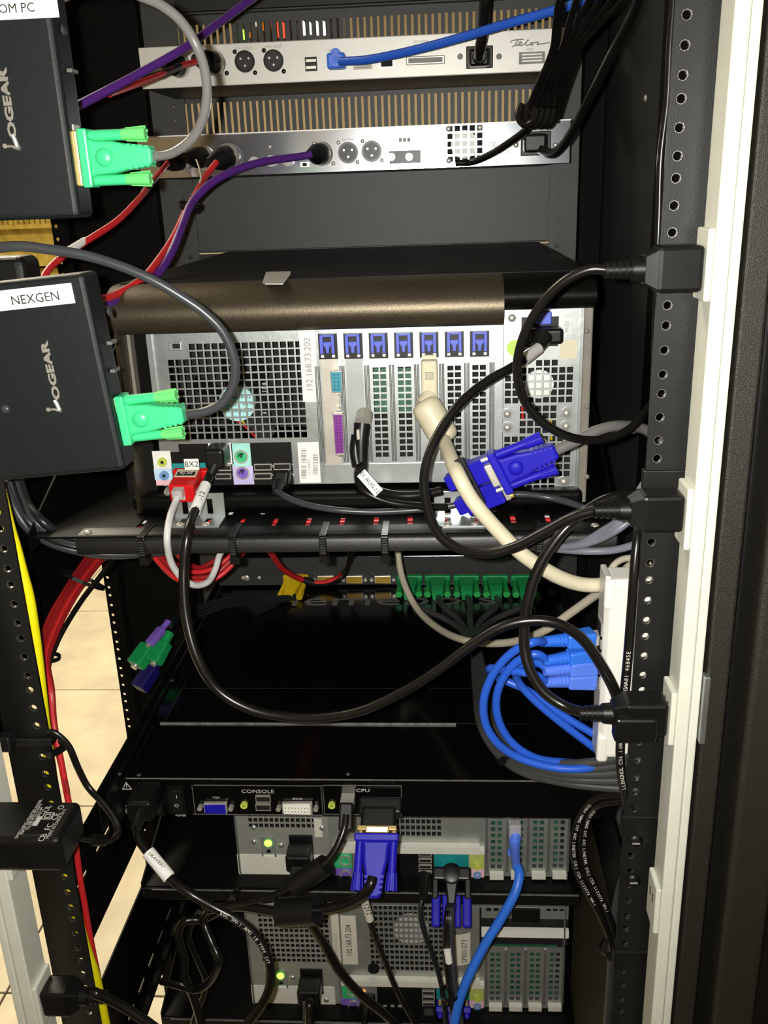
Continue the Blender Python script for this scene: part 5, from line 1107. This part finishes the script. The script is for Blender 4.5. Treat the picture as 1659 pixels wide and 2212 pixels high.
# --- yellow plug with four slate leads and the small coloured plugs at its other end
YP = thing('kvm_cable', 'yellow plug on the video switch with slate leads running left to small colored plugs', 'kvm cable', P(400, 1330, .40))
vga_plug(YP, P(641, 1250, yK-.006), V((-.12, -1, -.25)), X1, 'yellow_plug', 'yellow_plug', L=.04, dome=False)
for k in range(4): strand(YP, [(638, 1287+k*2, .462), (600, 1290+k*3, .45), (540, 1288+k*5, .43), (480, 1295+k*6), (430, 1310+k*7, .38), (395, 1328+k*4, .35), (368, 1345+k*3, .31)], 9, 'cable_dark', 'lead')
for px, py, m, e_, w_ in ((364, 1342, 'ps2_purple', (322, 1392), 20), (366, 1366, 'green_dark', (332, 1432), 32), (338, 1376, 'green_dark', (292, 1438), 36), (346, 1420, 'blue_dark', (300, 1488), 34)):
    p0 = P(px, py, .30); p1 = P(e_[0], e_[1], .27); d_ = (p1-p0).normalized(); a_, b_ = frame(d_); L = (p1-p0).length; sc = w_*mpp(p0)
    o = MB().obox(p0.lerp(p1, .66), a_, b_, d_, sc, sc*.8, L*.68).build('colored_plug', m, YP, bevel=.002); MB().cyl(p0, p0.lerp(p1, .4), sc*.26, sc*.36, n=12).build('boot', m, o, smooth=True)
    b = MB()
    for j in range(3): q_ = p0.lerp(p1, .04+.09*j); b.cyl(q_-d_*.001, q_+d_*.001, sc*.34, n=12)
    b.build('boot_ribs', m, o)
    if m != 'blue_dark': MB().cyl(p1, p1+d_*.003, sc*.22, n=12).build('metal_ring', 'nickel', o)
# --- five green plugs of the video switch
gl = ('leftmost', 'second', 'third', 'fourth', 'rightmost')
for k, px in enumerate((885, 945, 1007, 1069, 1131)):
    t = thing('kvm_cable', '%s of the five dark green plugs on the video switch, with its dark lead' % gl[k], 'kvm cable', P(1045, 1560, .1), 'green-plug leads')
    vga_plug(t, P(px, 1251, yK-.006), V((0, -1, -.10)), X1, 'green_dark', 'green_thumb_dark', L=.042, dome=False)
    q = pts3([(px+2, 1288, .462), (px+8, 1305, .43), ((px+1020*2)/3, 1345, .38), (1018+k*4, 1392, .30), (1026+k*6, 1470, .22), (1036+k*7, 1560, .13), (1072+k*9, 1625-k*2, .09), (1130+k*8, 1668-k*5, .06), (1220, 1690-k*10, .04), (1300, 1700-k*14, .03), (1400, 1705-k*22, .02)])
    MB().tube(q, (4.6+.25*(k % 3))*.001*.8, 9).build('lead', 'cable_lead', t, smooth=True)
zip_tie('black tie round the dark leads below the blue loops', P(1096, 1625, .085), (.5, -.2, -.7), .012)
# --- blue patch leads of the network switch
bl = [('top', 'blue_boot', (1287, 1378), (-1, -.25, .05), [(1150, 1388, .01), (1103, 1412), (1063, 1460, .02), (1044, 1520), (1056, 1580), (1102, 1627, .03), (1180, 1655), (1262, 1660, .03), (1340, 1640, .04)]),
      ('second', 'blue_boot', (1290, 1412), (-1, -.3, .0), [(1155, 1413, .02), (1108, 1436), (1076, 1490, .03), (1075, 1548), (1104, 1602), (1160, 1638, .04), (1240, 1648), (1330, 1652, .05)]),
      ('third', 'blue_boot_pale', (1290, 1436), (-1, -.35, .05), [(1160, 1432, .03), (1120, 1444), (1122, 1476, .05), (1180, 1535), (1290, 1620, .05), (1350, 1660, .05)]),
      ('bottom', 'blue_boot_pale', (1289, 1466), (-1, -.25, .06), [(1150, 1456, .02), (1095, 1448), (1058, 1444, .04), (1072, 1462, .06), (1140, 1492), (1220, 1548), (1300, 1596, .05), (1350, 1630, .05)])]
for k, (nm, m, (px, py), d_, pts) in enumerate(bl):
    base = P(px, py, yW+.013); t = thing('network_cable', 'blue network cable with a ribbed boot, %s of the four in the white switch' % nm, 'network cable', base-V((.03, 0, .02)), 'blue patch cables')
    e = rj45(t, base-X1*.002, d_, m, 1.12); q = [e-V(d_).normalized()*.004] + pts3(pts); MB().tube(q, .0033, 12).build('sheath', 'blue', t, smooth=True)
cable('network_cable', 'short piece of blue cable showing behind the right rail below the switch', [(1330, 1640, .05), (1345, 1665, .04), (1353, 1690), (1351, 1720, .04)], 12, 'blue_boot')
# --- console drawer: mains lead, usb lead, dvi adapter with vga plug
CP = thing('power_cable', 'black power cord with a white tag from the drawer inlet curving down to the bottom', 'power cord', P(560, 2100, .0), 'black power cords')
p = P(312, 1728, yC-.016); MB().box(p.x-.011, p.x+.012, yC-.034, yC-.001, p.z-.010, p.z+.010).build('plug', 'plastic_black', CP, bevel=.003); MB().cyl(P(306, 1750, .055), P(293, 1790, .035), .0065, .0045, n=12).build('neck', 'rubber_black', CP, smooth=True)
q = pts3([(297, 1780, .042), (300, 1812, .03), (325, 1848, .02), (362, 1893, .01), (410, 1930, .0), (462, 1960), (512, 1987, -.005), (556, 2025), (582, 2080, -.01), (580, 2140), (548, 2195), (505, 2240, -.015)]); r = 10*mpp(q[4]); MB().tube(q, r, 12).build('sheath', 'cable_black', CP, smooth=True)
sleeve(CP, [(320, 1840, .0215), (343, 1868, .0155), (366, 1896, .0095)], 29, 'paper', 'white_tag', 'white wrap tag'); MB().text('1RAVER1', P(338, 1858, .004), .0048, V((.62, 0, -.78)), V((.78, 0, .62))).build('lettering', 'ink_gray', CP); on_cable(CP, '60C VW-1 AWG 18 TYPE SVT', q, r, .42, .0042)
zip_tie('black tie holding the cords at the lower shelf lip', P(498, 1950, .06), (1, -.2, -.4), .013)
UC, q, r = cable('usb_cable', 'black cable with a ferrite from the drawer to the left', [(748, 1760, .055), (742, 1795, .045), (722, 1840, .035), (695, 1872, .03), (665, 1897), (630, 1917), (580, 1938, .03), (510, 1952, .04), (440, 1960, .06)], 16, 'cable_black', root=True)
p = P(750, 1742, yC-.012); MB().box(p.x-.006, p.x+.006, yC-.012, yC, p.z-.004, p.z+.005).build('metal_tip', 'nickel', UC); MB().obox(P(748, 1765, .058), X1, V((0, -.7, -.7)), V((0, -.7, .7)), .0125, .024, .010).build('plug', 'plastic_black', UC, bevel=.002)
MB().cyl(P(704, 1868, .03), P(636, 1914, .03), .0092, n=16).build('ferrite', 'rubber_black', UC, smooth=True)
DA = thing('video_adapter', 'black adapter block between the drawer CPU port and the blue plug', 'adapter', P(822, 1800, .05))
dd = V((0, -.80, -.60)).normalized(); nd = V((0, -.60, .80))
MB().obox(P(822, 1744, yC-.008), X1, nd, dd, .039, .016, .016).build('dvi_hood', 'plastic_black', DA, bevel=.003); MB().obox(P(818, 1772, yC-.022), X1, nd, dd, .030, .014, .022, 1.05, 1).build('body', 'plastic_black', DA, bevel=.003); MB().obox(P(815, 1792, yC-.032), X1, nd, dd, .034, .013, .004).build('metal_face', 'gold', DA, bevel=.0006)
VL, q, r = cable('vga_cable', 'black cable with a big dark blue plug below the CPU port and a ferrite', [(805, 1895, .015), (800, 1912, .01), (785, 1932, .01), (750, 1952), (690, 1966, .02), (640, 1970), (590, 1968, .03), (520, 1958, .04), (450, 1965, .06)], 22, 'cable_black', root=True)
vga_plug(VL, P(815, 1800, yC-.036), V((-.05, -.66, -.75)), X1, 'blue_vga', 'blue_vga', L=.052, s=1.14, dome=False, shell='gold')
MB().cyl(P(688, 1966, .02), P(606, 1971, .03), .0125, n=18).build('ferrite', 'rubber_black', VL, smooth=True)
# --- lower computers: mains plugs, usb, blue net lead, vga with blue thumbscrews
for nm, PPx, pts in (('upper', PPA, [(655, 1895, .09), (652, 1935, .085), (668, 1990, .09), (700, 2040, .10), (735, 2100, .10), (780, 2150), (830, 2190, .11), (880, 2240, .12)]), ('lowest', PPB, [(668, 2165, .10), (668, 2200, .09), (672, 2250, .08)])):
    c = PPx(673, 2118); t = thing('power_cable', 'black power cord plugged into the %s silver computer' % nm, 'power cord', c-V((0, .02, .02)), 'black power cords')
    MB().box(c.x-.0125, c.x+.0125, yQ-.026, yQ-.002, c.z-.010, c.z+.010).build('plug', 'plastic_black', t, bevel=.003); MB().obox(c+V((0, -.030, -.012)), X1, V((0, -.5, .85)), V((0, -.85, -.5)), .017, .015, .022, .7, .7).build('neck', 'plastic_black', t, bevel=.002)
    q = [c+V((0, -.036, -.018))] + pts3(pts); MB().tube(q, .0046, 10).build('sheath', 'cable_black', t, smooth=True)
WT, q, r = cable('usb_cable', 'black cable with a white printed tag hanging over the lowest computer', [(790, 1915, .09), (786, 1935, .09), (797, 1985, .095), (812, 2030, .10), (840, 2100, .11), (862, 2150), (890, 2200, .11), (920, 2250, .11)], 12, 'cable_black', root=True); o = sleeve(WT, [(783, 1932, .09), (799, 1986, .0955)], 18, 'paper_dull', 'printed_tag', 'white printed tag'); MB().text('A-1212', P(791, 1958, .083), .007, V((.28, 0, -1)).normalized(), V((1, 0, .28)).normalized()).build('lettering', 'ink', o)
NB, q, r = cable('network_cable', 'blue network cable from the upper silver computer curving down to the bottom', [(1118, 1872, .118), (1122, 1892, .11), (1112, 1930, .10), (1085, 1980), (1048, 2040), (1012, 2110, .08), (990, 2170), (978, 2230, .07)], 21, 'blue_boot', root=True)
c = PPA(1113, 2080); MB().tube([P(1113, 1800, yQ-.006), P(1112, 1830, yQ-.016), P(1116, 1875, yQ-.05)], lambda u: .0068-.0028*u, 12, 5).build('boot', 'blue_boot_pale', NB, smooth=True); MB().obox(P(1112, 1793, yQ-.006), X1, Z1, Y1, .012, .018, .010).build('plug', 'clear_plastic', NB, bevel=.001)
p = P(1104, 1838, yQ-.016); MB().cyl(p, p-Y1*.004, .004, n=12).build('boot_tab', 'blue_boot_pale', NB, smooth=True)
for nm, dz, ys_ in (('upper', 0, 0), ('lowest', 1, 0)):
    if not dz:
        t = thing('vga_cable', 'black and dark blue video plug on the upper silver computer with hanging cables', 'vga cable', P(970, 1970, .1))
        base = PPA(979, 2155)-Y1*.004; dv = V((-.02, -.78, -.62)).normalized(); nv2 = V((0, -.62, .78))
        MB().obox(base+dv*.006, X1, nv2, dv, .040, .016, .014).build('black_hood', 'plastic_black', t, bevel=.003); MB().dome(base+dv*.006+nv2*.007, nv2, .0105, .0018, 18, 5).build('hood_bulge', 'plastic_black', t, smooth=True); MB().obox(base+dv*.024, X1, nv2, dv, .014, .014, .026, .6, .8).build('hood_tail', 'plastic_black', t, bevel=.002)
        for e in (-1, 1): MB().obox(base+dv*.020+X1*(e*.0165), X1, nv2, dv, .0065, .014, .020).build('side_arm', 'plastic_black', t, bevel=.0015)
        for e in (-1, 1): MB().obox(base+dv*.041+X1*(e*.0155), X1, nv2, dv, .009, .009, .030).build('blue_thumbscrew', 'blue_vga', t, bevel=.002); MB().obox(base+dv*.041+X1*(e*.0065), X1, nv2, dv, .006, .009, .030).build('blue_thumbscrew', 'blue_vga', t, bevel=.0015)
        for j in range(3): q = [base+dv*.035+X1*((j-1)*.003)] + pts3([(966+j*4, 1975, .09), (962+j*7, 2050, .085), (970+j*6, 2130, .08), (984+j*8, 2230, .075)]); MB().tube(q, .0030, 9).build('sheath', ('cable_black', 'cable_dark', 'cable_slate')[j], t, smooth=True)
        q = pts3([(966, 2050, .082), (970, 2078, .081)]); MB().tube(q, .0036, 9, 3).build('white_tag', 'paper', t, smooth=True)
    else:
        t = thing('vga_cable', 'dark blue video plug on the lowest silver computer', 'vga cable', P(978, 2212, .12)); vga_plug(t, PPB(979, 2166)-Y1*.004, V((0, -.7, -.7)), X1, 'blue_vga', 'blue_vga', L=.05, s=1.15, dome=False)
zip_tie('small black tie round the thin cables over the lowest computer', P(972, 2145, .08), (.1, 0, -1), .009)
US2, q, r = cable('usb_cable', 'black usb cable from the upper silver computer hanging to the bottom edge', [(916, 1925, .12), (908, 1965, .11), (915, 2010), (940, 2080, .10), (955, 2140), (965, 2230, .09)], 10, 'cable_dark', root=True)
c = PPA(926, 2168); MB().obox(c+V((0, -.012, -.004)), X1, V((0, -.5, .86)), V((0, -.86, -.5)), .0135, .008, .022).build('plug', 'plastic_black', US2, bevel=.002); MB().cyl(P(915, 1890, .14), P(914, 1940, .112), .0058, .0035, n=12).build('boot', 'rubber_black', US2, smooth=True)
NP = thing('network_cable', 'black network plug with an orange light in the lowest silver computer', 'network cable', PPB(796, 2168)-V((0, .02, .01)))
c = PPB(796, 2156); MB().box(c.x-.008, c.x+.008, yQ-.014, yQ-.001, c.z-.011, c.z+.010).build('plug', 'rubber_black', NP, bevel=.003); MB().tube(pts3([(796, 2165, .155), (790, 2190, .13), (784, 2240, .11)]), .003, 8).build('sheath', 'cable_black', NP, smooth=True); MB().box(PPB(786, 2140).x-.0016, PPB(786, 2140).x+.0016, yQ-.0024, yQ-.0005, PPB(786, 2140).z-.0016, PPB(786, 2140).z+.0016).build('link_light', 'led_orange', B_pc)
MP = thing('usb_plug', 'black usb plug at the lowest silver computer', 'usb plug', PPB(926, 2175)-V((0, .02, .01))); c = PPB(926, 2172); MB().obox(c+V((0, -.012, -.006)), X1, V((0, -.5, .86)), V((0, -.86, -.5)), .0135, .008, .022).build('plug', 'plastic_black', MP, bevel=.002); MB().tube([c+V((0, -.02, -.012)), c+V((-.002, -.03, -.03)), c+V((-.003, -.034, -.07))], .0024, 8).build('sheath', 'cable_black', MP, smooth=True)
# --- looped printed cords at the lower right
for k, (dx, s_) in enumerate(((0, 'outer black printed cord looping at the lower right'), (22, 'inner black printed cord looping at the lower right'))):
    LP, q, r = cable('power_cable', s_, [(1390, 1722+k*6, .02), (1345, 1716+k*14, .03), (1290+k*6, 1722+k*16, .04), (1255+dx*.7, 1760+k*6, .05), (1238+dx, 1820, .05), (1245+dx, 1875), (1268+dx, 1925), (1296+dx*.8, 1975, .04), (1318+dx*.6, 2030), (1330+dx*.5, 2090, .04)], 17, 'cable_black', 'black power cords', root=True); on_cable(LP, 'E54864 18AWG SVT 60C LINETEK (UL) CSA LL32076 VW-1', q, r, .22, .0036, flip=False)
zip_tie('brown-black tie round the looped cords at the lower right', P(1322, 2042, .04), (.4, -.1, -1), .011, m='rubber_black')
for k, (pts, s_) in enumerate((([(1395, 1730, .06), (1360, 1740, .06), (1340, 1760, .07), (1352, 1800)], 'slate cable behind the looped cords near the right rail'), ([(1345, 1900, .05), (1330, 1960, .05), (1322, 2050, .05), (1310, 2230, .05)], 'slate cable hanging at the bottom right behind the rail'))): cable('network_cable', s_, pts, 18, 'cable_slate')
t = thing('support_strut', 'gray diagonal metal strut behind the looped cords', 'strut', P(1335, 1890, .12)); MB().tube([P(1300, 1752, .25), P(1337, 1886, .12)], .0035, 8).build('bar', 'panel_gray', t); screw(t, P(1335, 1882, .115), .0025)
# --- lower left: adapter lead, bottom plug, dark coil
AL, q, r = cable('power_cable', 'thin black adapter lead curving past the left rail to the drawer corner', [(100, 1582, .0), (120, 1585, .0), (148, 1612), (168, 1658), (190, 1700, .0), (222, 1735), (246, 1768), (256, 1795, -.02), (240, 1815, -.03), (205, 1816, -.04), (176, 1812, -.045)], 16, 'cable_black', root=True, flat=.7); sleeve(AL, [(228, 1815, -.032), (200, 1816, -.041)], 24, 'plastic_black', 'strain_relief')
b_ = V((-.0185+.004, -.037, P(100, 2150, -.037).z)); LPg = thing('power_cable', 'black power cord from the plug in the lower left outlet strip', 'power cord', b_-V((0, 0, .02)), 'black power cords'); e = ac_plug(LPg, b_, (1, -.05, .05), .034, .024, .022); MB().tube([e-X1*.004] + pts3([(205, 2145, -.045), (262, 2172, -.04), (320, 2210, -.04), (370, 2250, -.04)]), .0042, 12).build('sheath', 'cable_black', LPg, smooth=True)
for k, (pts, s_) in enumerate((([(460, 1958, .07), (440, 1985, .08), (455, 2030), (472, 2075, .06), (455, 2118), (425, 2138), (390, 2130, .08), (350, 2120, .1)], 'outer dark cord coiled left of the lowest computer'), ([(485, 1962, .08), (440, 1985, .09), (400, 1990), (385, 2020), (398, 2070, .08), (400, 2110), (420, 2160), (440, 2230, .08)], 'inner dark cord coiled left of the lowest computer'), ([(430, 1970, .1), (408, 2020, .1), (430, 2080), (445, 2130), (420, 2200), (410, 2240, .1)], 'thin dark cord hanging left of the lowest computer'))): cable('power_cable', s_, pts, (17, 19, 13)[k], 'cable_black', 'dark coiled cords')
